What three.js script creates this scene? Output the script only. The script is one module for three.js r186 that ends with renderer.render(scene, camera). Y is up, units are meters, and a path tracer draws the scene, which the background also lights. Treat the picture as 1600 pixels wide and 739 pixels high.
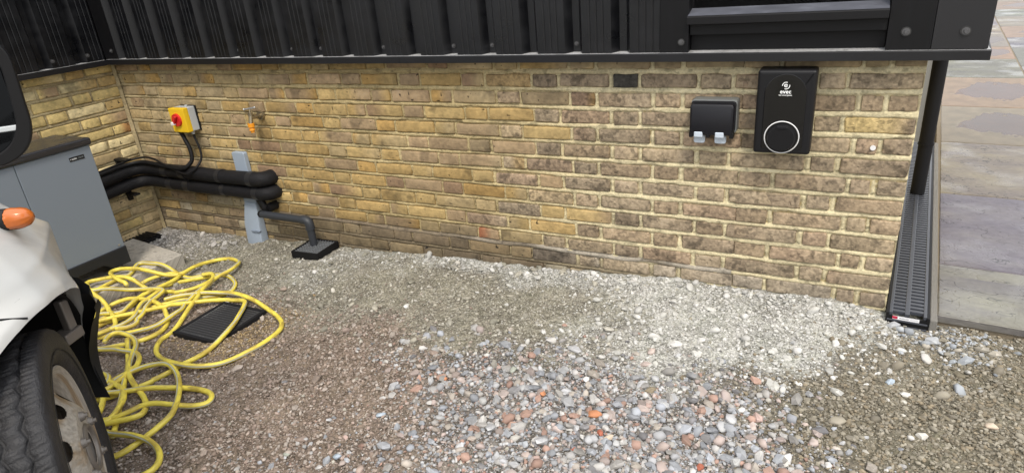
import * as THREE from 'three';
import { mergeGeometries, mergeVertices, toCreasedNormals } from 'three/addons/utils/BufferGeometryUtils.js';
import { ConvexGeometry } from 'three/addons/geometries/ConvexGeometry.js';
import { RoundedBoxGeometry } from 'three/addons/geometries/RoundedBoxGeometry.js';

// ---------------------------------------------------------------- camera, sky, sun, exposure
const scene = new THREE.Scene();
const camera = new THREE.PerspectiveCamera(40.52, 1024 / 472, 0.05, 600);
camera.rotation.order = 'YXZ';
camera.position.set(4.0691, 1.443, 2.4886);
camera.rotation.set(-0.40767, 0.50307, -0.08999);
const renderer = new THREE.WebGLRenderer({ antialias: true });
renderer.toneMapping = THREE.LinearToneMapping;
renderer.toneMappingExposure = 1.66;
renderer.shadowMap.enabled = true;
{ // an overcast sky: three times brighter overhead than at the horizon
  const W = 256, H = 128, data = new Float32Array(W * H * 4);
  for (let r = 0; r < H; r++) {
    const up = Math.sin(((r + 0.5) / H - 0.5) * Math.PI);
    const L = up > 0 ? 1.3 * (1 + 0.8 * up) / 1.8 : 0.35;
    for (let c = 0; c < W; c++) data.set([L * 0.985, L * 1.0, L * 1.035, 1], (r * W + c) * 4);
  }
  const sky = new THREE.DataTexture(data, W, H, THREE.RGBAFormat, THREE.FloatType);
  sky.mapping = THREE.EquirectangularReflectionMapping;
  sky.magFilter = THREE.LinearFilter; sky.needsUpdate = true;
  scene.background = sky; scene.environment = sky;
}
const sun = new THREE.DirectionalLight(0xfff3e2, 1.3);
sun.position.set(4.4, 6.2, 4.3); sun.target.position.set(2, 0, 0.5);
sun.castShadow = true; sun.shadow.radius = 24; sun.shadow.mapSize.set(2048, 2048);
Object.assign(sun.shadow.camera, { left: -7, right: 7, top: 7, bottom: -7, near: 0.5, far: 25 });
scene.add(sun, sun.target);

// ---------------------------------------------------------------- helpers
const V = (x, y, z) => new THREE.Vector3(x, y, z);
const { clamp, lerp, smoothstep } = THREE.MathUtils, sm = (a, b, x) => { const t = clamp((x - a) / (b - a), 0, 1); return t * t * (3 - 2 * t); };
function rngOf(seed) { let a = seed >>> 0; return () => { a = (a + 0x6d2b79f5) | 0; let t = Math.imul(a ^ (a >>> 15), 1 | a); t = (t + Math.imul(t ^ (t >>> 7), 61 | t)) ^ t; return ((t ^ (t >>> 14)) >>> 0) / 4294967296; }; }
const hash = (x, y, z) => { let h = Math.imul(x, 374761393) ^ Math.imul(y, 668265263) ^ Math.imul(z, 2147483647 - 61); h = Math.imul(h ^ (h >>> 13), 1274126177); return ((h ^ (h >>> 16)) >>> 0) / 4294967296; };
function noise(x, y, s = 0) {
  const i = Math.floor(x), j = Math.floor(y); let u = x - i, v = y - j; u = u * u * (3 - 2 * u); v = v * v * (3 - 2 * v);
  return lerp(lerp(hash(i, j, s), hash(i + 1, j, s), u), lerp(hash(i, j + 1, s), hash(i + 1, j + 1, s), u), v);
}
function fbm(x, y, s = 0, n = 4) { let t = 0, a = 0.5, m = 0; for (let k = 0; k < n; k++) { t += a * noise(x, y, s + k * 17); m += a; a *= 0.5; x *= 2.03; y *= 2.03; } return t / m; }
function noiseTile(x, y, P, s) { // periodic value noise, period P cells
  const i = Math.floor(x), j = Math.floor(y), w = (k) => ((k % P) + P) % P; let u = x - i, v = y - j; u = u * u * (3 - 2 * u); v = v * v * (3 - 2 * v);
  return lerp(lerp(hash(w(i), w(j), s), hash(w(i + 1), w(j), s), u), lerp(hash(w(i), w(j + 1), s), hash(w(i + 1), w(j + 1), s), u), v);
}
function fbmTile(x, y, P, s, n = 4) { let t = 0, a = 0.5, m = 0; for (let k = 0; k < n; k++) { t += a * noiseTile(x, y, P, s + k * 31); m += a; a *= 0.55; x *= 2; y *= 2; P *= 2; } return t / m; }

const used = {}, origins = new WeakMap();
function numbered(n) { const k = (used[n] = (used[n] ?? -1) + 1); return k ? n + '_' + String(k).padStart(3, '0') : n; }
function thing(name, label, category, pos = [0, 0, 0], turn = 0, group) {
  const o = new THREE.Group(); o.name = numbered(name); o.position.set(...pos); o.rotation.y = turn;
  o.userData = { label, category }; if (group) o.userData.group = group;
  origins.set(o, turn ? [0, 0, 0] : pos); scene.add(o); return o;
}
function struct(name, pos = [0, 0, 0], turn = 0) { const o = new THREE.Group(); o.name = numbered(name); o.position.set(...pos); o.rotation.y = turn; o.userData = { kind: 'structure' }; origins.set(o, turn ? [0, 0, 0] : pos); scene.add(o); return o; }
function part(parent, name, geo, mat, label) { // geometry given in world axes for unturned things
  const p = origins.get(parent); if (p && (p[0] || p[1] || p[2])) geo.translate(-p[0], -p[1], -p[2]);
  const m = new THREE.Mesh(geo, mat); m.name = name; m.castShadow = m.receiveShadow = true; parent.add(m); if (label) m.userData.label = label;
  if (p) origins.set(m, p); return m;
}
const merge = (list) => mergeGeometries(list.map((g) => { const q = g.index ? g.toNonIndexed() : g; for (const k of Object.keys(q.attributes)) if (!['position', 'normal', 'uv'].includes(k)) q.deleteAttribute(k); return q; }));
const box = (x0, x1, y0, y1, z0, z1) => new THREE.BoxGeometry(x1 - x0, y1 - y0, z1 - z0).translate((x0 + x1) / 2, (y0 + y1) / 2, (z0 + z1) / 2);
const rbox = (x0, x1, y0, y1, z0, z1, r = 0.004, s = 2) => new RoundedBoxGeometry(x1 - x0, y1 - y0, z1 - z0, s, r).translate((x0 + x1) / 2, (y0 + y1) / 2, (z0 + z1) / 2);
const cyl = (r0, r1, h, n = 20) => new THREE.CylinderGeometry(r0, r1, h, n);
const along = (geo, a, b) => { const d = b.clone().sub(a); return geo.applyQuaternion(new THREE.Quaternion().setFromUnitVectors(V(0, 1, 0), d.normalize())).translate((a.x + b.x) / 2, (a.y + b.y) / 2, (a.z + b.z) / 2); };
const rod = (a, b, r, n = 14) => along(cyl(r, r, a.distanceTo(b), n), a, b);
const tube = (pts, r, seg = 60, n = 10) => new THREE.TubeGeometry(new THREE.CatmullRomCurve3(pts), seg, r, n, false);
function roundRect(x0, x1, y0, y1, r) { const s = new THREE.Shape(); s.moveTo(x0 + r, y0); s.lineTo(x1 - r, y0); s.quadraticCurveTo(x1, y0, x1, y0 + r); s.lineTo(x1, y1 - r); s.quadraticCurveTo(x1, y1, x1 - r, y1); s.lineTo(x0 + r, y1); s.quadraticCurveTo(x0, y1, x0, y1 - r); s.lineTo(x0, y0 + r); s.quadraticCurveTo(x0, y0, x0 + r, y0); return s; }
const extrude = (shape, z0, z1, bevel = 0.003, seg = 2) => new THREE.ExtrudeGeometry(shape, { depth: Math.max(1e-4, z1 - z0 - 2 * bevel), bevelEnabled: bevel > 0, bevelThickness: bevel, bevelSize: bevel, bevelOffset: -bevel, bevelSegments: seg, curveSegments: 16 }).translate(0, 0, z0 + bevel);
function std(c, roughness = 0.8, o = {}) { const m = new THREE.MeshPhysicalMaterial({ roughness, ...o }); m.color.setRGB(...c); return m; }
function tex(W, H, fill, srgb = true) { // fill(x, y) gives 0..1 values
  const d = new Uint8Array(W * H * 4);
  for (let y = 0; y < H; y++) for (let x = 0; x < W; x++) { const c = fill(x / W, y / H), i = (y * W + x) * 4; for (let k = 0; k < 3; k++) d[i + k] = clamp(Math.round(255 * (c.length ? c[k] : c)), 0, 255); d[i + 3] = 255; }
  const t = new THREE.DataTexture(d, W, H); t.wrapS = t.wrapT = THREE.RepeatWrapping; t.magFilter = THREE.LinearFilter; t.minFilter = THREE.LinearMipmapLinearFilter; t.generateMipmaps = true;
  if (srgb) t.colorSpace = THREE.SRGBColorSpace; t.needsUpdate = true; return t;
}
function canvasTex(W, H, draw) { const c = document.createElement('canvas'); c.width = W; c.height = H; draw(c.getContext('2d'), W, H); const t = new THREE.CanvasTexture(c); t.colorSpace = THREE.SRGBColorSpace; t.magFilter = THREE.LinearFilter; return t; }
function gridGeo(nu, nv, f, color) { // f(u, v) -> [x, y, z]
  const p = [], uv = [], idx = [], col = [];
  for (let j = 0; j <= nv; j++) for (let i = 0; i <= nu; i++) { const q = f(i / nu, j / nv); p.push(q[0], q[1], q[2]); uv.push(q[3] ?? i / nu, q[4] ?? j / nv); if (color) col.push(...color(q)); }
  for (let j = 0; j < nv; j++) for (let i = 0; i < nu; i++) { const a = j * (nu + 1) + i, b = a + 1, c = a + nu + 1, d = c + 1; idx.push(a, b, d, a, d, c); }
  const g = new THREE.BufferGeometry(); g.setAttribute('position', new THREE.Float32BufferAttribute(p, 3)); g.setAttribute('uv', new THREE.Float32BufferAttribute(uv, 2)); if (color) g.setAttribute('color', new THREE.Float32BufferAttribute(col, 3));
  g.setIndex(idx); g.computeVertexNormals(); return g;
}
const mix3 = (a, b, t) => [lerp(a[0], b[0], t), lerp(a[1], b[1], t), lerp(a[2], b[2], t)];
const mul3 = (a, k) => [a[0] * k, a[1] * k, a[2] * k];

// ---------------------------------------------------------------- textures
const brickMap = tex(1024, 1024, (u, v) => { // near white: grain, pits, burnt flecks and pale bloom
  const a = fbmTile(u * 9, v * 9, 9, 1, 5), b = fbmTile(u * 60, v * 60, 60, 5, 3), pit = noiseTile(u * 70, v * 70, 70, 9), st = fbmTile(u * 14, v * 50, 14, 13, 3);
  let g = 0.90 + 0.28 * (a - 0.5) + 0.24 * (b - 0.5) + 0.12 * (st - 0.5);
  const hole = smoothstep(pit, 0.9, 0.97) * smoothstep(a, 0.45, 0.6); g *= 1 - 0.65 * hole;
  const pale = smoothstep(fbmTile(u * 11, v * 17, 11, 21, 5), 0.60, 0.72) * 0.28;
  const d = smoothstep(fbmTile(u * 7, v * 7, 7, 41, 5), 0.60, 0.74) * 0.2; g *= 1 - d;
  return [g + pale * (1 - g), g * 0.99 + pale * (1 - g), g * 0.93 + pale * 0.9 * (1 - g)];
});
const brickBump = tex(1024, 1024, (u, v) => { const pit = noiseTile(u * 70, v * 70, 70, 9), a = fbmTile(u * 9, v * 9, 9, 1, 5); return 0.5 + 0.5 * (fbmTile(u * 28, v * 40, 28, 3, 5) - 0.5) + 0.25 * (fbmTile(u * 120, v * 120, 120, 8, 2) - 0.5) - 0.4 * smoothstep(pit, 0.88, 0.97) * smoothstep(a, 0.42, 0.6); }, false);
const roughBrickMap = tex(1024, 1024, (u, v) => { // weathered: speckled, lichen-pale spots
  const a = fbmTile(u * 8, v * 8, 8, 61, 5), b = fbmTile(u * 90, v * 90, 90, 65, 3), c = fbmTile(u * 38, v * 38, 38, 69, 3);
  let g = 0.86 + 0.4 * (a - 0.5) + 0.45 * (b - 0.5); g *= 1 - 0.22 * smoothstep(c, 0.58, 0.74);
  const pale = smoothstep(fbmTile(u * 30, v * 34, 30, 77, 4), 0.62, 0.74) * smoothstep(a, 0.4, 0.6) * 0.5;
  return [g + pale * (1 - g), g * 0.99 + pale * (1 - g), g * 0.98 + pale * 0.9 * (1 - g)];
});
const mortarMap = tex(1024, 1024, (u, v) => { const a = fbmTile(u * 6, v * 10, 6, 101, 5), b = fbmTile(u * 130, v * 130, 130, 105, 2), c = fbmTile(u * 22, v * 30, 22, 108, 4); const g = 0.92 + 0.22 * (a - 0.5) + 0.2 * (b - 0.5) - 0.16 * smoothstep(c, 0.58, 0.75); return [g, g * 0.995, g * 0.98]; });
const gritBump = tex(1024, 1024, (u, v) => 0.5 + 0.6 * (fbmTile(u * 90, v * 90, 90, 121, 4) - 0.5) + 0.5 * (fbmTile(u * 25, v * 25, 25, 125, 3) - 0.5), false);
const gritMap = tex(1024, 1024, (u, v) => { const b = fbmTile(u * 150, v * 150, 150, 131, 2), c = fbmTile(u * 40, v * 40, 40, 135, 4), a = fbmTile(u * 8, v * 8, 8, 138, 4); const g = 0.8 + 0.55 * (b - 0.5) + 0.4 * (c - 0.5) + 0.2 * (a - 0.5); return [g, g * (0.985 + 0.03 * a), g * (0.96 + 0.06 * c)]; });
const dustMap = tex(512, 512, (u, v) => { const a = fbmTile(u * 5, v * 9, 5, 151, 5), b = noiseTile(u * 170, v * 170, 170, 155); const d = 0.05 * smoothstep(a, 0.5, 0.8) + 0.35 * smoothstep(b, 0.975, 1); return [0.62 + d * 4 * 0.3 + 0.3 * (a - 0.5), 0.62 + d * 1.2 + 0.3 * (a - 0.5), 0.64 + d * 1.2 + 0.3 * (a - 0.5)]; });
const dustRough = tex(512, 512, (u, v) => { const a = fbmTile(u * 5, v * 9, 5, 151, 5), c = fbmTile(u * 30, v * 3, 3, 159, 4); const r = 0.55 + 0.7 * (a - 0.5) + 0.2 * (c - 0.5); return r; }, false);
const riven = tex(1024, 1024, (u, v) => { const w = fbmTile(u * 4, v * 4, 4, 171, 5), l = Math.abs(fbmTile(u * 5 + 0.4 * w, v * 9, 5, 175, 5) - 0.5) * 2, s = Math.floor(w * 9) / 9; return 0.35 + 0.4 * s + 0.12 * (w - 0.5) + 0.25 * smoothstep(l, 0, 0.05) * 0.4; }, false);
const slabRough = tex(512, 512, (u, v) => 0.17 + 0.3 * smoothstep(fbmTile(u * 4, v * 4, 4, 181, 5), 0.36, 0.66), false);
const pudRough = tex(256, 256, (u, v) => { const d = Math.hypot((u - 0.55) / 0.36, (v - 0.5) / 0.34) + 1.5 * (fbmTile(u * 4, v * 4, 4, 185, 5) - 0.5); return 0.26 + 0.2 * smoothstep(d, 0.8, 1.0); }, false);
const pudMap = tex(512, 512, (u, v) => { const d = Math.hypot((u - 0.55) / 0.36, (v - 0.5) / 0.34) + 1.5 * (fbmTile(u * 4, v * 4, 4, 185, 5) - 0.5), w = 1 - smoothstep(d, 0.86, 0.93), g = 0.9 + 0.25 * (fbmTile(u * 9, v * 14, 9, 187, 5) - 0.5); return [g * lerp(1, 0.56, w), g * lerp(0.97, 0.38, w), g * lerp(0.93, 0.16, w)]; });
const slabMap = tex(1024, 1024, (u, v) => { const a = fbmTile(u * 3, v * 5, 3, 191, 5), b = fbmTile(u * 60, v * 60, 60, 195, 3), l = Math.abs(fbmTile(u * 5, v * 7, 5, 175, 5) - 0.5) * 2; const g = 0.86 + 0.35 * (a - 0.5) + 0.14 * (b - 0.5) - 0.42 * (1 - smoothstep(l, 0, 0.022)); return [g, g * (0.985 + 0.03 * (a - 0.5)), g * (0.97 - 0.2 * (a - 0.5))]; });

const vanMap = tex(512, 512, (u, v) => { const a = fbmTile(u * 5, v * 5, 5, 261, 5), s = noiseTile(u * 130, v * 130, 130, 265), g = 0.97 - 0.07 * smoothstep(a, 0.45, 0.7) - 0.25 * smoothstep(s, 0.982, 1); return [g, g * 0.995, g * 0.98]; });
const rustMap = tex(512, 512, (u, v) => { const a = smoothstep(fbmTile(u * 6, v * 6, 6, 161, 5), 0.5, 0.75), b = fbmTile(u * 50, v * 50, 50, 165, 3), g = 0.9 + 0.3 * (b - 0.5); return [g * lerp(1, 0.84, a), g * lerp(1, 0.76, a), g * lerp(1, 0.66, a)]; });

// ---------------------------------------------------------------- materials
const M = {
  brick: std([1, 1, 1], 0.92, { map: brickMap, bumpMap: brickBump, bumpScale: 0.004, vertexColors: true }),
  roughBrick: std([1, 1, 1], 0.95, { map: roughBrickMap, bumpMap: brickBump, bumpScale: 0.006, vertexColors: true }),
  mortar: std([1, 1, 1], 0.96, { map: mortarMap, bumpMap: gritBump, bumpScale: 0.003, vertexColors: true }),
  clad: std([0.012, 0.013, 0.016], 0.72, { map: dustMap, roughnessMap: dustRough }),
  cladDark: std([0.006, 0.006, 0.008], 0.55, { map: dustMap, specularIntensity: 0.6 }),
  flash: std([0.016, 0.017, 0.021], 0.45, { map: dustMap }),
  screw: std([0.12, 0.12, 0.125], 0.4, { metalness: 0.5 }), washer: std([0.03, 0.03, 0.03], 0.7),
  black: std([0.008, 0.008, 0.009], 0.5, { specularIntensity: 0.5 }), blackMatt: std([0.011, 0.011, 0.013], 0.75, { specularIntensity: 0.5 }), gloss: std([0.006, 0.006, 0.007], 0.12), rubber: std([0.022, 0.022, 0.022], 0.8, { bumpMap: gritBump, bumpScale: 0.002 }),
  darkPipe: std([0.032, 0.036, 0.043], 0.5), foam: std([0.009, 0.009, 0.011], 0.6, { specularIntensity: 0.6, bumpMap: gritBump, bumpScale: 0.004 }), tape: std([0.02, 0.02, 0.022], 0.35),
  greyPanel: std([0.205, 0.24, 0.285], 0.5), lid: std([0.085, 0.086, 0.092], 0.45, { map: dustMap, roughnessMap: dustRough }), pumpBase: std([0.018, 0.019, 0.022], 0.6, { specularIntensity: 0.6 }), steel: std([0.55, 0.55, 0.55], 0.3, { metalness: 0.8 }),
  yellowPlastic: std([0.85, 0.55, 0.02], 0.35), red: std([0.6, 0.02, 0.02], 0.35), greyPlastic: std([0.5, 0.53, 0.55], 0.45), white: std([0.8, 0.8, 0.8], 0.4), duct: std([0.36, 0.43, 0.52], 0.45), paleBlue: std([0.55, 0.62, 0.7], 0.4),
  brass: std([0.34, 0.29, 0.2], 0.35, { metalness: 0.8 }), orangePlastic: std([0.85, 0.33, 0.02], 0.4),
  concrete: std([0.56, 0.53, 0.48], 0.9, { map: mortarMap, bumpMap: gritBump, bumpScale: 0.002 }),
  van: std([0.74, 0.755, 0.765], 0.3, { map: vanMap, clearcoat: 0.6, clearcoatRoughness: 0.12 }), trim: std([0.011, 0.0115, 0.013], 0.6, { specularIntensity: 0.7 }), glass: std([0.02, 0.025, 0.03], 0.08), mirror: std([0.028, 0.032, 0.04], 0.12, { metalness: 1 }),
  tyre: std([0.055, 0.055, 0.058], 0.6, { bumpMap: gritBump, bumpScale: 0.002, map: dustMap }), rim: std([0.47, 0.43, 0.37], 0.55, { map: rustMap }), dirtySteel: std([0.2, 0.18, 0.16], 0.5, { metalness: 0.4 }), amber: std([0.52, 0.13, 0.018], 0.3, { clearcoat: 0.3 }),
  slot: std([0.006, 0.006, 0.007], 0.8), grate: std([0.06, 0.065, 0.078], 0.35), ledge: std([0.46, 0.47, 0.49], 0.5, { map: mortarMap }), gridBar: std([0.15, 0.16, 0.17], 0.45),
};

// ---------------------------------------------------------------- brick walls
function brickGeo(w, h, rng, tone, toneB, split) { // worn face with rounded arrises, sides going back into the wall
  const us = [0, 0.03, 0.34, 0.67, 0.97, 1], vs = [0, 0.1, 0.9, 1], p = [], uv = [], col = [], idx = [], o = [rng() * 0.9, rng() * 0.9];
  const jit = () => (rng() - 0.5) * 0.006, tilt = (rng() - 0.5) * 0.003, turn = (rng() - 0.5) * 0.012, put = (x, y, z, c) => { p.push(x, y, z); uv.push((x + o[0]) / 0.9, (y + o[1]) / 0.9); col.push(...c); };
  for (const v of vs) for (const u of us) {
    const eu = u === 0 || u === 1, ev = v === 0 || v === 1;
    const x = (u - 0.5) * w + (eu ? jit() : 0) + (eu && ev ? -Math.sign(u - 0.5) * 0.005 * rng() : 0), y = (v - 0.5) * h + (ev ? jit() : 0) + (eu && ev ? -Math.sign(v - 0.5) * 0.004 * rng() : 0) + turn * (u - 0.5) * w;
    const z = (eu || ev ? -0.007 : 0) + tilt * (u - 0.5) + (rng() - 0.5) * 0.0022;
    put(x, y, z, mix3(tone, toneB, smoothstep((u - split) * 2 + 0.5, 0, 1)));
  }
  const n = us.length, at = (i, j) => j * n + i;
  for (let j = 0; j < vs.length - 1; j++) for (let i = 0; i < n - 1; i++) { const a = at(i, j), b = at(i + 1, j), c = at(i, j + 1), d = at(i + 1, j + 1); idx.push(a, b, d, a, d, c); }
  const ring = []; for (let i = 0; i < n; i++) ring.push(at(i, 0)); for (let j = 1; j < vs.length; j++) ring.push(at(n - 1, j)); for (let i = n - 2; i >= 0; i--) ring.push(at(i, vs.length - 1)); for (let j = vs.length - 2; j > 0; j--) ring.push(at(0, j));
  const back = p.length / 3; for (const k of ring) put(p[k * 3], p[k * 3 + 1], -0.035, [col[k * 3], col[k * 3 + 1], col[k * 3 + 2]]);
  ring.forEach((k, i) => { const i2 = (i + 1) % ring.length; idx.push(k, back + i, ring[i2], ring[i2], back + i, back + i2); });
  const g = new THREE.BufferGeometry(); g.setAttribute('position', new THREE.Float32BufferAttribute(p, 3)); g.setAttribute('uv', new THREE.Float32BufferAttribute(uv, 2)); g.setAttribute('color', new THREE.Float32BufferAttribute(col, 3));
  g.setIndex(idx); g.computeVertexNormals(); return g;
}
// the courses: y = 1 is the first clean bed joint under the flashing, 75 mm a course; Flemish bond
function courses(rows, x0, x1, phase, rightEnd) {
  const out = [];
  for (const r of rows) {
    const odd = Math.abs(r) % 2 === 1, cut = rightEnd ? 3.7 : Infinity; let list = [];
    for (let k = -16; k < 16; k++) { const s = phase + 0.351 * k; if (odd) list.push([s, s + 0.104], [s + 0.122, s + 0.333]); else list.push([s - 0.061, s + 0.154], [s + 0.173, s + 0.272]); }
    if (rightEnd) list = list.filter((b) => b[0] < cut).concat(odd ? [[3.715, 3.955], [3.975, 4.055], [4.073, 4.284]] : [[3.727, 3.84], [3.858, 4.097], [4.117, 4.178], [4.196, 4.284]]);
    for (let [a, b] of list) { if (b < x0 + 0.03 || a > x1 - 0.03) continue; a = Math.max(a, x0); b = Math.min(b, x1); if (b - a > 0.028) out.push({ r, a, b }); }
  }
  return out;
}
const ROWS = [0, 1, 2, 3, 4, 5, 6, 7, 8, 9, 10, 11, 12, 13, 14], rowY = (r) => 1 - 0.075 * (r - 0.5);
const P = { // real colours of the bricks
  ochre: [0.522, 0.365, 0.167], tan: [0.566, 0.416, 0.207], mauve: [0.435, 0.320, 0.220], orange: [0.576, 0.370, 0.145], putty: [0.533, 0.416, 0.255], plum: [0.343, 0.228, 0.163], grey: [0.476, 0.385, 0.268],
  brown: [0.464, 0.352, 0.230], dark: [0.360, 0.282, 0.197], rose: [0.499, 0.363, 0.249], light: [0.569, 0.455, 0.301], yellow: [0.731, 0.581, 0.291], straw: [0.782, 0.670, 0.436], rust: [0.444, 0.236, 0.103], red: [0.422, 0.158, 0.085], black: [0.089, 0.084, 0.075], spall: [0.696, 0.542, 0.256],
};
const pick = (rng, ...list) => list[Math.floor(rng() * list.length)];
function mainTone(x, r, rng) {
  const right = smoothstep(x + (rng() - 0.5) * 0.7, 2.55, 3.1), farLeft = 1 - smoothstep(x + (rng() - 0.5) * 0.5, 0.6, 1.3);
  let a = rng() < right ? pick(rng, 'brown', 'grey', 'brown', 'dark', 'rose', 'light', 'grey') : rng() < farLeft ? pick(rng, 'putty', 'tan', 'putty', 'mauve', 'light', 'grey') : pick(rng, 'ochre', 'tan', 'ochre', 'mauve', 'tan', 'putty', 'ochre', 'tan', 'rose', 'mauve', 'plum', 'orange');
  let b = rng() < 0.55 ? a : rng() < right ? pick(rng, 'grey', 'dark', 'light') : pick(rng, 'mauve', 'ochre', 'tan', 'putty', 'orange');
  const calm = (c) => mix3(c, mix3([0.47, 0.365, 0.195], [0.455, 0.37, 0.26], right), lerp(0.1, 0.35, right)), salt = x < 1.0 && r >= 10 ? 0.6 * rng() : x > 2.9 && r >= 12 ? 0.5 * rng() : 0, dirty = x > 1.1 && x < 3.05, low = r >= 12 && dirty ? 0.5 : r >= 11 && dirty ? 0.78 : r >= 11 ? 0.9 : 1, k = (0.84 + 0.3 * rng()) * low, damp = (c) => mix3(c, [c[0] * 0.95, c[0] * 0.78, c[0] * 0.6], r >= 12 && dirty ? 0.6 : 0);
  return [mix3(damp(mul3(calm(P[a]), k)), [0.5, 0.47, 0.41], salt * rng()), mix3(damp(mul3(calm(P[b]), k)), [0.55, 0.52, 0.46], salt), right > 0.5 ? M.roughBrick : M.brick];
}
const special = (x, r) => (r === 1 && x > 3.2 && x < 3.34 ? 'black' : r === 11 && x > 2.42 && x < 2.6 ? 'red' : r === 3 && x > 4.08 ? 'spall' : null);
const cx0 = (b) => (b.a + b.b) / 2;
function brickWall(wall, rowsOf, x0, x1, phase, rightEnd, toneOf, seed, asPart) {
  const rng = rngOf(seed), rest = [];
  for (const b of courses(rowsOf, x0, x1, phase, rightEnd)) {
    const j = () => (rng() - 0.5) * 0.009, w = b.b - b.a + j() + (cx0(b) < 3 ? 0.006 : 0), cx = (b.a + b.b) / 2 + j() * 0.5, sag = sagAt(cx, b.r), y = rowY(b.r) + sag + j() * 0.35, h = 0.0535 + j() * 0.5;
    let [ta, tb, m] = toneOf(cx, b.r, rng); const sp = rightEnd && special(cx, b.r); if (sp) { ta = P[sp]; tb = sp === 'red' ? P.rose : sp === 'spall' ? P.dark : P[sp]; }
    const g = brickGeo(Math.max(0.025, w), h, rng, ta, tb, rng());
    const z = (rng() - 0.5) * 0.004;
    if (asPart(cx, b.r)) { const q = part(wall, 'brick', g, m); q.position.set(cx, y, z); } else rest.push(g.translate(cx, y, z));
  }
  if (rest.length) { const q = new THREE.Mesh(mergeGeometries(rest), M.brick); q.name = 'brick_courses'; q.userData.kind = 'stuff'; q.castShadow = q.receiveShadow = true; wall.add(q); }
}
// bedding: one uneven sheet of pointing that follows the joints, a little sunk along the arrises and smeared over them here and there
const sagAt = (x, r) => 0.012 * (fbm(x * 0.9, r * 0.35, 7) - 0.5);
function pointing(x0, x1, y0, y1, step, tone, seed, cells) {
  const rows = {}; for (const c of cells) (rows[c.r] ??= []).push(c);
  const depth = (x, y) => { const f = (1 - y) / 0.075 + 0.5, r = Math.round(f), dy = Math.abs(y - rowY(r) - sagAt(x, r)); let e = dy - lerp(0.0268, 0.0245, smoothstep(x, 2.7, 3.4)); if (e < 0) { let near = 1; for (const c of rows[r] ?? []) near = Math.min(near, Math.max(c.a - x, x - c.b)); e = Math.max(e, near); if (near > 0) e = Math.min(near, 0.009); } return e; };
  return gridGeo(Math.round((x1 - x0) / step), Math.round((y1 - y0) / (step * 0.75)), (u, v) => { const x = lerp(x0, x1, u), y = lerp(y0, y1, v), e = depth(x, y), smear = fbm(x * 11, y * 26, seed, 4) - 0.5; return [x, y, -0.0125 + 0.0085 * sm(0.0005, 0.0075, e + 0.012 * smear) + 0.006 * smear + 0.003 * (noise(x * 80, y * 80, seed + 3) - 0.5), x / 0.7, y / 0.7]; }, (q) => tone(q[0], q[1]));
}
const mainWall = thing('brick_wall', 'long low wall of mixed yellow, brown and mauve stock bricks below the black cladding, carrying the two black electrical boxes', 'wall', [0, 0, 0]);
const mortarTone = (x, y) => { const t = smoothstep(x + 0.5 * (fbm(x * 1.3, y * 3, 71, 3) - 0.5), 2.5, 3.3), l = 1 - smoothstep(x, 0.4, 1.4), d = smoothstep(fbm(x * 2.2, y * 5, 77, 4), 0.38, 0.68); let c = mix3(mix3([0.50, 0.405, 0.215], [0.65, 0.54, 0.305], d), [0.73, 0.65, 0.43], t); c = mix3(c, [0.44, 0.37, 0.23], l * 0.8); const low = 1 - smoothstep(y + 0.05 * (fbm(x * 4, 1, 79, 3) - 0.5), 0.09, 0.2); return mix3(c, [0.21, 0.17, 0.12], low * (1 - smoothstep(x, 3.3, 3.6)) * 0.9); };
brickWall(mainWall, ROWS, 0.016, 4.284, 2.869, true, mainTone, 11, (x, r) => r >= 1 && r <= 12);
part(mainWall, 'mortar', pointing(0, 4.288, -0.16, 1.1, 0.006, mortarTone, 81, courses(ROWS, 0.016, 4.284, 2.869, true)), M.mortar);
{ // smeared fillet of old mortar along the bottom joint, and the wall's end
  const f = gridGeo(300, 6, (u, v) => { const x = lerp(1.15, 3.72, u), e = Math.sin(Math.PI * v); return [x, 0.158 + 0.034 * v + 0.008 * (fbm(x * 5, 3, 83, 3) - 0.5) * 2, -0.012 + e * (0.0125 + 0.007 * (fbm(x * 12, v * 2, 85, 3) - 0.5)), x / 0.7, v * 0.05]; }, (q) => mix3(mix3([0.26, 0.21, 0.15], [0.45, 0.41, 0.345], smoothstep(q[0] + 0.8 * (fbm(q[0] * 2, 1, 88, 3) - 0.5), 2.0, 2.9)), [0.22, 0.185, 0.14], smoothstep(fbm(q[0] * 3, q[1] * 9, 87, 4), 0.45, 0.65)));
  part(mainWall, 'mortar_fillet', f, M.mortar, 'grey smeared mortar ledge along the lowest joint');
  const end = new THREE.Shape([[-0.3, 0.014], [4.286, 0.014], [4.49, 3], [-0.3, 3]].map((q) => new THREE.Vector2(...q)));
  const core = new THREE.ExtrudeGeometry(end, { depth: 1.3, bevelEnabled: false }).rotateX(-Math.PI / 2).translate(0, -0.25, 0); const n = core.attributes.position.count; core.setAttribute('color', new THREE.Float32BufferAttribute(Array.from({ length: n * 3 }, (_, i) => [0.55, 0.45, 0.24][i % 3]), 3));
  part(mainWall, 'wall_core', core, M.mortar);
  part(mainWall, 'wall_plug', cyl(0.009, 0.009, 0.006, 14).rotateX(Math.PI / 2).translate(4.168, 0.735, 0.002), M.white, 'white round wall plug');
}
const sideWall = thing('brick_wall', 'short return wall of yellow stock bricks behind the grey cabinet, left of the inner corner', 'wall', [0, 0, 0], Math.PI / 2);
const sideTone = (x, r, rng) => { const deep = smoothstep(r, 6, 9); let a = rng() < deep ? pick(rng, 'tan', 'putty', 'straw', 'light') : pick(rng, 'yellow', 'straw', 'yellow', 'straw', 'yellow', 'tan'), b = rng() < 0.6 ? a : pick(rng, 'straw', 'yellow', 'rust', 'tan', 'mauve'); const k = 1.02 + 0.2 * rng(); return [mul3(P[a], k), mul3(P[b], k), M.brick]; };
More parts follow.
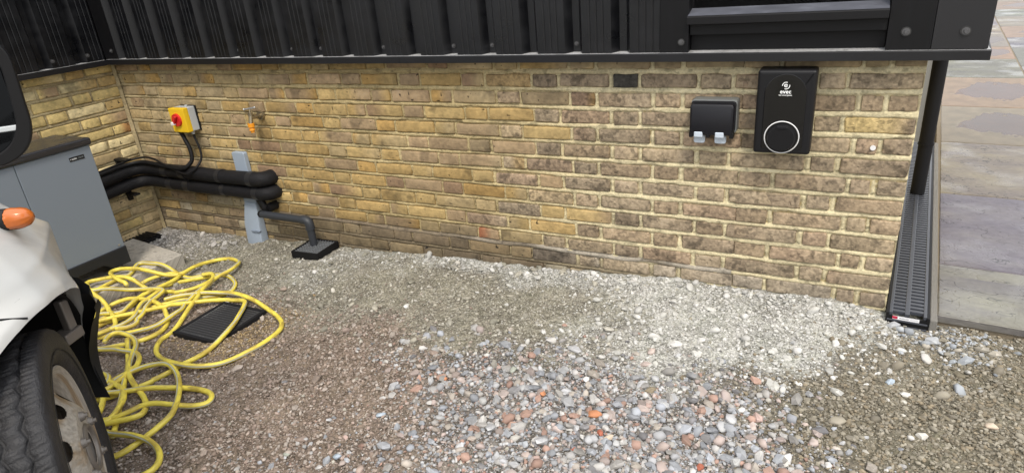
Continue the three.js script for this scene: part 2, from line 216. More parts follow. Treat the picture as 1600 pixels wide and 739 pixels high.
brickWall(sideWall, ROWS, -2.4, -0.014, -0.118, false, sideTone, 23, (x, r) => x > -1.05 && r >= 0);
part(sideWall, 'mortar', pointing(-1.3, 0, -0.16, 1.1, 0.006, (x, y) => mix3([0.56, 0.47, 0.28], [0.48, 0.40, 0.24], smoothstep(fbm(x * 3, y * 6, 91, 3), 0.4, 0.6)), 95, courses(ROWS, -2.4, -0.014, -0.118, false)), M.mortar);
part(sideWall, 'wall_core', (() => { const g = box(-2.4, 0.3, -0.25, 1.05, -3, -0.014); const n = g.attributes.position.count; g.setAttribute('color', new THREE.Float32BufferAttribute(Array.from({ length: n * 3 }, (_, i) => [0.5, 0.42, 0.25][i % 3]), 3)); return g; })(), M.mortar);
part(sideWall, 'corner_pointing', gridGeo(4, 120, (u, v) => { const y = lerp(-0.1, 1.08, v), w = 0.017 + 0.008 * (fbm(y * 12, 5, 97, 3) - 0.5); return [-w + u * w * 0.8, y, 0.001 + u * w * 0.9 + 0.003 * (fbm(y * 30, u * 3, 98, 3) - 0.5), u * 0.03, y / 0.7]; }, () => [0.46, 0.38, 0.23]), M.mortar);

// ---------------------------------------------------------------- black metal cladding above the walls
// plan profile of the ribbed sheets: broad crowns with fine grooves, narrow valleys
function profile(x0, x1, first, pitch) {
  const pts = [[x0, 0.078]], zc = 0.078, zv = 0.042;
  for (let k = -20; k < 40; k++) {
    const v = first + pitch * k; if (v - 0.04 < x0 || v + 0.04 > x1) continue;
    pts.push([v - 0.036, zc], [v - 0.014, zv], [v + 0.014, zv], [v + 0.036, zc]);
    for (const f of [0.36, 0.5, 0.64]) { const c = v + pitch * f; if (c + 0.01 < x1) pts.push([c - 0.004, zc], [c - 0.0015, zc - 0.0022], [c + 0.0015, zc - 0.0022], [c + 0.004, zc]); }
  }
  pts.push([x1, zc]); return pts;
}
function sheet(pts, y0, y1, tilt = (x) => 0) { // vertical sheet along a plan line, with its own thickness
  const tri = [], uv = [], quad = (a, b, c, d, ua, ub) => { tri.push(...a, ...b, ...c, ...a, ...c, ...d); uv.push(ua, 0, ub, 0, ub, 4, ua, 0, ub, 4, ua, 4); };
  for (let i = 0; i < pts.length - 1; i++) { const [xa, za] = pts[i], [xb, zb] = pts[i + 1], ya = y0 + tilt(xa), yb = y0 + tilt(xb); quad([xa, ya, za], [xb, yb, zb], [xb, y1, zb], [xa, y1, za], xa * 2, xb * 2); quad([xa, ya, za - 0.0015], [xb, yb, zb - 0.0015], [xb, yb, zb], [xa, ya, za], xa, xb); }
  const g = new THREE.BufferGeometry(); g.setAttribute('position', new THREE.Float32BufferAttribute(tri, 3)); g.setAttribute('uv', new THREE.Float32BufferAttribute(uv, 2)); g.computeVertexNormals(); return g;
}
const split = (pts, cuts) => cuts.slice(0, -1).map((c, i) => pts.filter((p) => p[0] >= c - 1e-6 && p[0] <= cuts[i + 1] + 1e-6));
const TOP = 3.3, tilt = (x) => 0.016 * (1 - clamp(x / 4.4, 0, 1)), FY = 1.045;
const screwGeo = mergeGeometries([cyl(0.0095, 0.0095, 0.003, 18).rotateX(Math.PI / 2), cyl(0.005, 0.0062, 0.007, 6).rotateX(Math.PI / 2).translate(0, 0, 0.004)]);
const washerGeo = cyl(0.0125, 0.0125, 0.0025, 18).rotateX(Math.PI / 2);
function screw(parent, x, y, z, s = 1) { const w = part(parent, 'screw', screwGeo.clone().scale(s, s, s), M.screw); w.position.set(x, y, z + 0.003); const q = new THREE.Mesh(washerGeo.clone().scale(s, s, s), M.washer); q.name = 'washer'; q.position.z = -0.0015; w.add(q); }
const mainClad = thing('ribbed_cladding', 'long black ribbed metal cladding over the low brick wall, left of the window sill', 'cladding');
{
  const pts = profile(0.13, 3.432, 0.235, 0.1905), cuts = [0.13, 1.083, 2.035, 2.99, 3.432].map((c, i) => (i === 0 || i === 4 ? c : pts.reduce((b, p) => (Math.abs(p[0] - c) < Math.abs(b - c) && p[1] > 0.077 ? p[0] : b), 0)));
  for (const s of split(pts, cuts)) part(mainClad, 'cladding_sheet', sheet(s, FY + 0.034, TOP, tilt), M.clad);
  for (const k of [3, 5, 7, 8, 10, 12, 13, 15]) { const x = 0.235 + 0.1905 * k; screw(mainClad, x, FY + 0.066 + tilt(x), 0.042, 0.85); }
  part(mainClad, 'corner_trim', merge([box(0.082, 0.2, FY + 0.05, TOP, 0.076, 0.0815)]), M.cladDark); screw(mainClad, 0.162, FY + 0.095, 0.082);
  part(mainClad, 'backing_wall', box(-0.3, 4.3, 1.06, TOP, -3, 0.03), M.cladDark);
}
const sideClad = thing('ribbed_cladding', 'short black ribbed metal cladding over the left return wall beside the van mirror', 'cladding', [0, 0, 0], Math.PI / 2);
{
  const pts = profile(-2.4, -0.085, -0.225 - 0.2 * 20, 0.2); for (const s of split(pts, [-2.4, pts.reduce((b, p) => (Math.abs(p[0] + 1.1) < Math.abs(b + 1.1) && p[1] > 0.077 ? p[0] : b), 9), -0.085])) part(sideClad, 'cladding_sheet', sheet(s, FY + 0.05, TOP), M.clad);
  for (const z of [0.225, 0.425, 0.825]) screw(sideClad, -z + 0.045, FY + 0.085, 0.079);
  part(sideClad, 'backing_wall', box(-2.4, 0.3, 1.06, TOP, -3, 0.03), M.cladDark);
}
const ledge = (x0, x1, tiltOn) => { // folded flashing: sloping ledge, face, turned-in foot
  const s = new THREE.Shape([[0.012, 0.036], [0.086, 0.031], [0.089, 0.028], [0.089, 0.001], [0.086, 0], [0.06, 0.001], [0.06, 0.004], [0.083, 0.005], [0.083, 0.026], [0.012, 0.033]].map((q) => new THREE.Vector2(...q)));
  const g = new THREE.ExtrudeGeometry(s, { depth: x1 - x0, bevelEnabled: false, steps: 12 }).applyMatrix4(new THREE.Matrix4().set(0, 0, -1, x1, 0, 1, 0, 0, 1, 0, 0, 0, 0, 0, 0, 1));
  const p = g.attributes.position; for (let i = 0; i < p.count; i++) p.setY(i, p.getY(i) + FY + (tiltOn ? tilt(p.getX(i)) : 0.014));
  return g;
};
const mainFlash = thing('drip_flashing', 'long black folded metal drip flashing along the top of the long brick wall', 'flashing');
part(mainFlash, 'flashing_strip', ledge(0.086, 2.25, true), M.flash); part(mainFlash, 'flashing_strip', ledge(2.2515, 4.438, true), M.flash);
part(mainFlash, 'pale_ledge', gridGeo(40, 1, (u, v) => { const x = lerp(0.09, 4.436, u); return [x, FY + tilt(x) + 0.0365 - 0.005 * v, 0.013 + 0.0735 * v, x * 2, v * 0.1]; }), M.ledge, 'pale top of the flashing');  // separate pale grey strip laid over the black ledge
part(mainFlash, 'flashing_end', (() => { const a = new THREE.Shape([[4.33, -0.001], [4.438, 0.089], [4.438 + 0.29, -3], [4.6, -3]].map((q) => new THREE.Vector2(q[0], -q[1]))); return new THREE.ExtrudeGeometry(a, { depth: 0.03, bevelEnabled: false }).rotateX(-Math.PI / 2).translate(0, FY + 0.0005, -0.002); })(), M.flash);
const sideFlash = thing('drip_flashing', 'short black folded drip flashing over the left return wall', 'flashing', [0, 0, 0], Math.PI / 2);
part(sideFlash, 'flashing_strip', ledge(-2.4, -0.087, false), M.flash); part(sideFlash, 'pale_ledge', gridGeo(20, 1, (u, v) => { const x = lerp(-2.4, -0.09, u); return [x, FY + 0.0505 - 0.005 * v, 0.013 + 0.0735 * v, x * 2, v * 0.1]; }), M.ledge);  // the same pale strip over the short flashing

// window opening with its sill, jamb trims and corner trim
const win = thing('window', 'black window at the upper right with wet projecting metal sill above the black charger', 'window');
part(win, 'window_sill', (() => { const s = new THREE.Shape([[0.005, 1.232], [0.096, 1.206], [0.1, 1.202], [0.1, 1.179], [0.094, 1.177], [0.005, 1.19]].map((q) => new THREE.Vector2(...q))); const g = new THREE.ExtrudeGeometry(s, { depth: 0.622, bevelEnabled: false }); g.applyMatrix4(new THREE.Matrix4().set(0, 0, -1, 4.156, 0, 1, 0, 0, 1, 0, 0, 0, 0, 0, 0, 1)); return g; })(), M.black); part(win, 'sill_top', gridGeo(30, 2, (u, v) => [lerp(3.536, 4.155, u), 1.2335 - 0.0262 * v, 0.006 + 0.09 * v, u * 1.2, v * 0.2]), std([0.33, 0.35, 0.39], 0.3, { map: dustMap }), 'wet top of the sill, sky reflection painted in as pale grey');  // sill_top: pale colour stands in for sky reflected by the wet sill
part(win, 'sub_sill', box(3.54, 4.156, 1.14, 1.181, 0.02, 0.07), M.black);
part(win, 'apron_panel', box(3.54, 4.156, 1.072, 1.143, 0.0, 0.042), M.cladDark);
{ const fr = part(win, 'window_frame', merge([rbox(3.54, 4.156, 1.222, 1.3, 0.0, 0.03), rbox(3.54, 3.59, 1.3, 2.2, 0.0, 0.03), rbox(4.106, 4.156, 1.3, 2.2, 0.0, 0.03), rbox(3.54, 4.156, 2.2, 2.25, 0.0, 0.03), rbox(3.5905, 3.606, 1.3, 2.2, 0, 0.02)]), M.black); const pane = part(win, 'pane', box(3.606, 4.106, 1.3, 2.2, 0.008, 0.014), std([0.03, 0.035, 0.04], 0.05)); }
part(win, 'jamb_trim', box(3.434, 3.537, FY + 0.034, TOP, 0.03, 0.0805), M.cladDark); part(win, 'jamb_trim', box(4.159, 4.281, FY + 0.034, TOP, 0.03, 0.0805), M.cladDark);
part(win, 'head_panel', box(3.54, 4.156, 2.25, TOP, 0.03, 0.075), M.cladDark);
screw(win, 3.512, FY + 0.072, 0.081); screw(win, 4.209, FY + 0.089, 0.081, 1.15);
const corner = thing('corner_trim', 'flat black metal trim wrapping the right corner of the building, one screw at its foot', 'trim');
part(corner, 'trim_front', box(4.2825, 4.428, FY + 0.0345, TOP, 0.03, 0.083), std([0.011, 0.011, 0.013], 0.45));
part(corner, 'trim_side', (() => { const a = new THREE.Shape([[4.3, 0.03], [4.427, 0.082], [4.72, -3], [4.5, -3]].map((q) => new THREE.Vector2(q[0], -q[1]))); return new THREE.ExtrudeGeometry(a, { depth: TOP - FY - 0.0345, bevelEnabled: false }).rotateX(-Math.PI / 2).translate(0, FY + 0.0345, 0); })(), M.cladDark);
screw(corner, 4.364, FY + 0.087, 0.084, 1.15);

// ---------------------------------------------------------------- things fixed to the wall
{ // wall charger
  const t = thing('wall_charger', 'black upright wall charger with arched glossy face and white ring, beside the socket box', 'car charger', [3.878, 0.872, 0]);
  const body = extrude(roundRect(3.783, 3.972, 0.724, 1.02, 0.012), 0.012, 0.098, 0.012, 4);
  part(t, 'body', body, std([0.009, 0.009, 0.0105], 0.45, { specularIntensity: 0.6 })); part(t, 'wall_plate', rbox(3.795, 3.96, 0.735, 1.01, 0, 0.013, 0.003), M.blackMatt);
  const f = new THREE.Shape(); f.moveTo(3.81, 0.745); f.lineTo(3.945, 0.745); f.lineTo(3.945, 0.94); f.absarc(3.8775, 0.94, 0.0675, 0, Math.PI, false); f.lineTo(3.81, 0.745);
  part(t, 'face_panel', extrude(f, 0.096, 0.1015, 0.0015), M.gloss);
  part(t, 'ring', new THREE.TorusGeometry(0.0565, 0.0021, 8, 64).translate(3.8765, 0.787, 0.1025), M.white);
  const s = part(t, 'socket_cover', (() => { const g = cyl(0.043, 0.05, 0.026, 40).rotateX(Math.PI / 2); return g.translate(3.8765, 0.787, 0.114); })(), M.black);
  part(s, 'latch', rbox(3.861, 3.892, 0.823, 0.8325, 0.108, 0.13, 0.002), M.blackMatt);
  part(t, 'logo', new THREE.PlaneGeometry(0.056, 0.056).translate(3.8775, 0.9555, 0.1022), new THREE.MeshPhysicalMaterial({ roughness: 0.2, map: canvasTex(512, 512, (c, w, h) => {
    c.fillStyle = '#0b0b0c'; c.fillRect(0, 0, w, h); c.strokeStyle = c.fillStyle = '#f2f4f4'; c.lineCap = 'butt'; c.lineWidth = 24;
    c.beginPath(); c.arc(256, 140, 106, Math.PI * 0.98, Math.PI * 1.62); c.stroke(); c.beginPath(); c.arc(256, 140, 106, -Math.PI * 0.08, Math.PI * 0.62); c.stroke();
    c.lineWidth = 26; c.beginPath(); c.arc(252, 140, 42, 0.35, Math.PI * 2); c.stroke(); c.lineWidth = 16; c.beginPath(); c.moveTo(225, 140); c.lineTo(298, 132); c.stroke();
    c.textAlign = 'center'; c.font = 'bold 150px sans-serif'; c.fillText('evec', 256, 386); c.lineWidth = 6; c.strokeText('evec', 256, 386); c.font = 'bold 64px sans-serif'; c.fillText('for everyone', 256, 462);
  }) }));
}
{ // weatherproof double socket
  const t = thing('outdoor_socket', 'dark weatherproof double socket box with two pale tabs, left of the charger', 'socket', [3.63, 0.84, 0]);
  part(t, 'back_box', extrude(roundRect(3.549, 3.716, 0.782, 0.906, 0.014), 0, 0.058, 0.005), std([0.16, 0.17, 0.17], 0.5));
  part(t, 'cover', (() => { const g = extrude(roundRect(3.55, 3.708, 0.778, 0.896, 0.016), 0.05, 0.088, 0.008, 4); const p = g.attributes.position; for (let i = 0; i < p.count; i++) p.setZ(i, p.getZ(i) - 0.25 * Math.max(0, p.getY(i) - 0.87)); g.computeVertexNormals(); return toCreasedNormals(g, 0.6); })(), std([0.009, 0.009, 0.012], 0.35, { specularIntensity: 0.7 }));
  part(t, 'cover_rim', extrude(roundRect(3.5505, 3.7125, 0.788, 0.902, 0.014), 0.055, 0.066, 0.003), M.blackMatt);
  for (const x of [3.584, 3.661]) { part(t, 'tab', extrude(roundRect(x - 0.021, x + 0.021, 0.742, 0.775, 0.009), 0.052, 0.066, 0.004), M.paleBlue); part(t, 'tab_neck', rbox(x - 0.016, x + 0.016, 0.77, 0.792, 0.06, 0.09, 0.004), M.paleBlue); }
  for (const x of [3.556, 3.618, 3.703]) part(t, 'hinge', rbox(x - 0.007, x + 0.007, 0.768, 0.79, 0.05, 0.086, 0.003), M.black);
}
{ // isolator
  const t = thing('isolator_switch', 'yellow and grey isolator box with red rotary knob near the inner corner', 'switch', [0.59, 0.74, 0]);
  part(t, 'base', extrude(roundRect(0.528, 0.655, 0.668, 0.808, 0.006), 0.002, 0.052, 0.003), M.greyPlastic);
  part(t, 'yellow_cover', extrude(roundRect(0.527, 0.656, 0.667, 0.809, 0.006), 0.0525, 0.088, 0.004), M.yellowPlastic);
  part(t, 'back_plate', rbox(0.535, 0.664, 0.664, 0.812, 0, 0.008, 0.002), M.black);
  const k = part(t, 'red_knob', cyl(0.036, 0.038, 0.012, 36).rotateX(Math.PI / 2).translate(0.588, 0.742, 0.094), M.red);
  part(k, 'knob_grip', rbox(0.581, 0.595, 0.712, 0.772, 0.1, 0.116, 0.004).translate(-0.588, -0.742, 0).rotateZ(-0.6).translate(0.588, 0.742, 0), M.red);
  part(k, 'padlock_tab', rbox(0.563, 0.583, 0.716, 0.735, 0.1, 0.121, 0.003), M.white); part(t, 'fixing_lug', rbox(0.604, 0.618, 0.806, 0.818, 0.02, 0.03, 0.002), M.greyPlastic);
  part(t, 'cable_gland', cyl(0.011, 0.011, 0.022, 16).translate(0.62, 0.657, 0.035), M.greyPlastic);
}
{ const t = thing('flexible_conduit', 'thick black conduit looping down from behind the yellow isolator to the pipes', 'conduit', [0.55, 0.45, 0.05]);
  const pts = [V(0.56, 0.775, 0.02), V(0.525, 0.79, 0.035), V(0.508, 0.755, 0.045), V(0.518, 0.69, 0.05), V(0.555, 0.62, 0.055), V(0.585, 0.55, 0.06), V(0.59, 0.49, 0.075), V(0.555, 0.452, 0.11), V(0.49, 0.448, 0.118), V(0.4, 0.452, 0.115), V(0.28, 0.46, 0.11), V(0.16, 0.468, 0.12), V(0.11, 0.466, 0.17), V(0.1, 0.46, 0.3), V(0.1, 0.45, 0.45), V(0.1, 0.43, 0.62)];
  const curve = new THREE.CatmullRomCurve3(pts), n = 420, g = new THREE.TubeGeometry(curve, n, 0.0125, 10); const p = g.attributes.position; // corrugations
  for (let i = 0; i <= n; i++) { const c = curve.getPointAt(i / n); for (let k = 0; k <= 10; k++) { const q = i * 11 + k, f = i % 2 ? 0.9 : 1.03; p.setXYZ(q, c.x + (p.getX(q) - c.x) * f, c.y + (p.getY(q) - c.y) * f, c.z + (p.getZ(q) - c.z) * f); } }
  part(t, 'corrugated_tube', g, M.black); }
{ const t = thing('cable', 'thin black cable hanging from the underside of the yellow isolator', 'cable', [0.6, 0.45, 0.05]);
  part(t, 'cable_sheath', tube([V(0.62, 0.65, 0.036), V(0.635, 0.61, 0.04), V(0.655, 0.55, 0.045), V(0.66, 0.5, 0.06), V(0.645, 0.455, 0.1), V(0.6, 0.425, 0.125), V(0.53, 0.425, 0.125), V(0.46, 0.445, 0.12), V(0.36, 0.47, 0.115), V(0.27, 0.488, 0.1), V(0.16, 0.492, 0.095), V(0.105, 0.486, 0.15), V(0.095, 0.475, 0.3), V(0.1, 0.46, 0.45), V(0.1, 0.44, 0.62)], 0.0065, 160, 10), M.black); }
{ // tap
  const t = thing('garden_tap', 'small brass outdoor tap with orange hose connector on the brick wall', 'tap', [1.19, 0.766, 0]);
  part(t, 'wall_flange', mergeGeometries([cyl(0.024, 0.026, 0.012, 20).rotateX(Math.PI / 2).translate(1.19, 0.766, 0.006), cyl(0.014, 0.014, 0.02, 8).rotateX(Math.PI / 2).translate(1.19, 0.766, 0.02)]), M.brass);
  part(t, 'tap_body', mergeGeometries([rod(V(1.19, 0.766, 0.02), V(1.188, 0.77, 0.075), 0.0105), rod(V(1.188, 0.785, 0.07), V(1.188, 0.738, 0.082), 0.0115), cyl(0.014, 0.014, 0.016, 8).translate(1.188, 0.79, 0.072)]), M.brass);
  part(t, 'spindle', rod(V(1.188, 0.79, 0.072), V(1.186, 0.818, 0.066), 0.005), M.brass);
  part(t, 'tee_handle', mergeGeometries([rod(V(1.152, 0.814, 0.075), V(1.22, 0.823, 0.06), 0.005, 10), new THREE.SphereGeometry(0.007, 10, 8).translate(1.152, 0.814, 0.075), new THREE.SphereGeometry(0.007, 10, 8).translate(1.22, 0.823, 0.06)]), M.steel);
  part(t, 'hose_connector', mergeGeometries([cyl(0.018, 0.018, 0.02, 12).translate(1.188, 0.731, 0.083), cyl(0.012, 0.016, 0.018, 16).translate(1.188, 0.712, 0.083), cyl(0.01, 0.01, 0.014, 16).translate(1.188, 0.697, 0.083)]), M.orangePlastic);
}
function lagged(name, label, y, r, zOff, xe, seed) { // insulated pipe round the corner, ending in an elbow into the wall
  const t = thing(name, label, 'pipe', [0.6, y, 0.08], 0), w = (k) => 0.004 * (noise(k * 3.1, seed, 5) - 0.5) * 2, z = zOff;
  const pts = [V(z, y - 0.02, 0.95), V(z, y - 0.012 + w(1), 0.62), V(z + w(2), y + w(3), 0.4), V(z, y + 0.008, 0.24), V(z + 0.01, y + 0.012, z + 0.075), V(z + 0.04, y + 0.012, z + 0.03), V(z + 0.1, y + 0.008, z + 0.006), V(0.34, y + w(4), z), V(0.55, y + w(5), z + w(6)), V(0.8, y + w(7), z), V(1.02, y + w(8), z), V(xe - 0.07, y, z)];
  part(t, 'lagging', tube(pts, r, 150, 20), M.foam);
  for (const [x, l] of [[0.46, 0.05], [0.795, 0.035], [0.3, 0.05]]) part(t, 'tape_band', rod(V(x, y, z), V(x + l, y, z), r * 1.045, 20), M.tape);
  part(t, 'elbow', tube([V(xe - 0.085, y, z), V(xe - 0.06, y, z), V(xe - 0.022, y, z - 0.008), V(xe - 0.004, y - 0.001, z - 0.03), V(xe, y - 0.002, -0.01)], r * 1.07, 30, 20), M.foam);
  part(t, 'tape_band', rod(V(xe - 0.1, y, z), V(xe - 0.062, y, z), r * 1.1, 20), M.tape);
}
lagged('lagged_pipe', 'upper black lagged pipe running round the inner corner under the isolator', 0.408, 0.041, 0.07, 1.155, 1);
lagged('lagged_pipe', 'lower black lagged pipe running round the inner corner above the ground', 0.322, 0.039, 0.062, 1.165, 2);
{ const t = thing('pipe_bracket', 'black strap bracket holding the lagged pipes to the left return wall', 'bracket', [0.02, 0.35, 0.17]);
  part(t, 'upright', rbox(0.002, 0.022, 0.22, 0.5, 0.155, 0.185, 0.003), M.black); part(t, 'strap', rbox(0.0, 0.12, 0.487, 0.499, 0.15, 0.19, 0.003), M.black); part(t, 'strap', rbox(0.0, 0.1, 0.258, 0.27, 0.15, 0.19, 0.003), M.black); }
{ // meter duct
  const t = thing('cable_duct', 'pale blue-grey plastic cable duct standing behind the black pipes, flared at the ground', 'duct', [0.95, 0, 0.03]);
  part(t, 'upper_cover', extrude(roundRect(0.9, 1.0, 0.18, 0.548, 0.012), 0, 0.03, 0.004, 3), M.duct);
  const s = new THREE.Shape(); s.moveTo(0.906, 0.24); s.lineTo(1.002, 0.24); s.lineTo(1.004, -0.06); s.lineTo(0.882, -0.06); s.lineTo(0.876, 0.1); s.quadraticCurveTo(0.88, 0.14, 0.906, 0.24);
  const g = extrude(s, 0.002, 0.046, 0.006, 3), sub = g, p = sub.attributes.position; for (let i = 0; i < p.count; i++) { const y = p.getY(i), k = clamp((0.24 - y) / 0.3, 0, 1); p.setZ(i, p.getZ(i) * (0.75 + 0.75 * k)); } sub.computeVertexNormals();
  part(t, 'hockey_stick_foot', toCreasedNormals(sub, 0.5), M.duct); part(t, 'seam_clip', rbox(0.94, 1.006, 0.062, 0.068, 0.045, 0.066, 0.001), std([0.2, 0.24, 0.3], 0.5));
}
{ // waste pipe
  const t = thing('waste_pipe', 'dark grey waste pipe running from the lagged pipes down into the small gully', 'pipe', [1.28, 0.19, 0.08]);
  part(t, 'horizontal_pipe', rod(V(1.085, 0.197, 0.08), V(1.425, 0.196, 0.08), 0.0215, 20), M.darkPipe); part(t, 'end_cap', new THREE.SphereGeometry(0.0225, 16, 12).translate(1.085, 0.197, 0.08), M.black);
  part(t, 'elbow', tube([V(1.405, 0.196, 0.08), V(1.43, 0.196, 0.08), V(1.449, 0.188, 0.08), V(1.455, 0.17, 0.08), V(1.455, 0.145, 0.08)], 0.0255, 24, 20), M.darkPipe);
  part(t, 'down_pipe', rod(V(1.455, 0.16, 0.08), V(1.455, 0.03, 0.08), 0.0215, 20), M.darkPipe); part(t, 'collar', rod(V(1.455, 0.152, 0.08), V(1.455, 0.145, 0.08), 0.0275, 20), M.darkPipe);
  part(t, 'connector', mergeGeometries([rod(V(1.075, 0.3, 0.065), V(1.1, 0.225, 0.055), 0.022), rod(V(1.13, 0.23, 0.06), V(1.13, 0.23, -0.01), 0.026), rod(V(1.1, 0.226, 0.055), V(1.13, 0.226, 0.055), 0.024)]), M.black);
}
{ // gully with grid
  const t = thing('gully_grid', 'small square black gully with a grid top under the grey waste pipe', 'drain', [1.48, 0.048, 0.1], 0.06), a = 0.093;
  part(t, 'gully_frame', mergeGeometries([rbox(-a, a, -0.06, 0.004, -a, -a + 0.01, 0.002), rbox(-a, a, -0.06, 0.004, a - 0.01, a, 0.002), rbox(-a, -a + 0.01, -0.06, 0.004, -a + 0.01, a - 0.01, 0.002), rbox(a - 0.01, a, -0.06, 0.004, -a + 0.01, a - 0.01, 0.002)]), M.black);
  part(t, 'gully_floor', box(-a + 0.01, a - 0.01, -0.058, -0.05, -a + 0.01, a - 0.01), M.slot);
  for (let k = 1; k < 9; k++) { const q = -a + 0.01 + k * 0.0192; part(t, 'grid_bar', box(q - 0.0024, q + 0.0024, -0.008, 0.0012, -a + 0.01, a - 0.01), M.gridBar); part(t, 'grid_bar', box(-a + 0.01, a - 0.01, -0.0085, 0.0007, q - 0.0024, q + 0.0024), M.gridBar); }
}
{ const t = thing('corner_grating', 'black ribbed drain grating half buried at the foot of the left return wall', 'drain', [0.1, 0, 0.25]);
  part(t, 'grating_frame', rbox(0.02, 0.17, -0.06, -0.018, 0.14, 0.36, 0.004), M.black); for (let k = 0; k < 9; k++) part(t, 'rib', rbox(0.025, 0.165, -0.02, -0.008, 0.15 + k * 0.0235, 0.161 + k * 0.0235, 0.002), M.black); }

// ---------------------------------------------------------------- grey cabinet on its slab
{ const t = thing('concrete_slab', 'low pale concrete slab under the grey heat pump cabinet', 'slab', [0.5, 0.0, 1.0]);
  const s = extrude(roundRect(0.17, 0.727, -1.9, -0.395, 0.006), 0, 0.16, 0.005).rotateX(-Math.PI / 2).translate(0, -0.125, 0); const p = s.attributes.position, uv = s.attributes.uv; for (let i = 0; i < p.count; i++) { p.setZ(i, p.getZ(i) + (p.getZ(i) < 1 ? -0.12 * (0.727 - p.getX(i)) : 0)); uv.setXY(i, p.getX(i) / 0.7, (p.getZ(i) + p.getY(i)) / 0.7); }
  part(t, 'slab_block', s, M.concrete); }
{ const t = thing('heat_pump', 'grey metal heat pump cabinet with black lid standing against the left return wall', 'heat pump', [0.45, 0.035, 1.0]);
  const z0 = 0.618, z1 = 1.62, seam = 0.985;
  part(t, 'front_panel', rbox(0.555, 0.592, 0.166, 0.742, z0, seam - 0.001, 0.004), M.greyPanel); part(t, 'front_panel', rbox(0.555, 0.592, 0.166, 0.742, seam + 0.001, z1, 0.004), M.greyPanel);
  part(t, 'cabinet_body', box(0.3, 0.556, 0.16, 0.742, z0 + 0.004, z1 - 0.004), M.greyPanel);
  part(t, 'lid', (() => { const g = rbox(0.29, 0.606, 0.743, 0.778, z0 - 0.012, z1 + 0.012, 0.012, 4); const p = g.attributes.position; for (let i = 0; i < p.count; i++) if (p.getY(i) > 0.76) p.setY(i, p.getY(i) + 0.004); return g; })(), M.lid);
  part(t, 'base_rail', (() => { const s = new THREE.Shape(); s.moveTo(z0 - 0.004, 0.168); s.lineTo(z1, 0.168); s.lineTo(z1, 0.072); s.lineTo(z1 - 0.1, 0.072); s.quadraticCurveTo(z1 - 0.12, 0.1, z1 - 0.15, 0.112); s.lineTo(z0 + 0.15, 0.112); s.quadraticCurveTo(z0 + 0.12, 0.1, z0 + 0.1, 0.072); s.lineTo(z0 - 0.004, 0.072); s.lineTo(z0 - 0.004, 0.168); const g = extrude(s, 0, 0.29, 0.003); g.applyMatrix4(new THREE.Matrix4().set(0, 0, 1, 0.312, 0, 1, 0, 0, -1, 0, 0, 0, 0, 0, 0, 1)); g.applyMatrix4(new THREE.Matrix4().makeScale(1, 1, 1)); const p = g.attributes.position; for (let i = 0; i < p.count; i++) p.setZ(i, z0 + z1 + p.getZ(i) - 0.0); return g; })(), M.pumpBase);
  for (const z of [z0 + 0.055, z1 - 0.06]) for (const x of [0.35, 0.565]) part(t, 'foot', mergeGeometries([cyl(0.022, 0.027, 0.012, 20).translate(x, 0.042, z), cyl(0.009, 0.009, 0.03, 10).translate(x, 0.06, z)]), M.steel);
  part(t, 'panel_screw', cyl(0.006, 0.006, 0.004, 12).rotateZ(Math.PI / 2).translate(0.594, 0.185, z0 + 0.03), M.steel);
  part(t, 'badge', (() => { const g = new THREE.BoxGeometry(0.075, 0.021, 0.002); g.rotateY(Math.PI / 2).translate(0.593, 0.695, 0.7); return g; })(), [M.black, M.black, M.black, M.black, new THREE.MeshPhysicalMaterial({ roughness: 0.4, map: canvasTex(512, 144, (c, w, h) => { c.fillStyle = '#15171a'; c.fillRect(0, 0, w, h); c.fillStyle = '#eef2f6'; c.beginPath(); c.moveTo(28, 50); c.lineTo(60, 72); c.lineTo(28, 94); c.fill(); c.font = 'bold 74px sans-serif'; c.textBaseline = 'middle'; c.fillText('NIBE', 76, 74); c.fillStyle = '#9aa3ab'; c.font = '70px sans-serif'; c.fillText('F2040', 286, 74); }) }), M.black]);
}

// ---------------------------------------------------------------- ground

function groundBase(x, z) { let y = -0.045 + 0.0385 * clamp(x, -1, 4.3) - 0.02 * clamp(z, 0, 3); y -= 0.04 * sm(4.12, 4.46, x + 0.1 * (fbm(z * 5, 3, 209, 3) - 0.5)) * (1 - sm(0.3, 1.0, z)); y += 0.012 * sm(0.1, 0.0, z) * sm(1.6, 2.4, x) * sm(4.2, 4.0, x); return y; }
function ground(x, z) { return groundBase(x, z) + 0.022 * (fbm(x * 2.6, z * 2.6, 201, 3) - 0.5) + 0.026 * (fbm(x * 11, z * 11, 205, 4) - 0.5) + 0.006 * (fbm(x * 45, z * 45, 207, 2) - 0.5); }
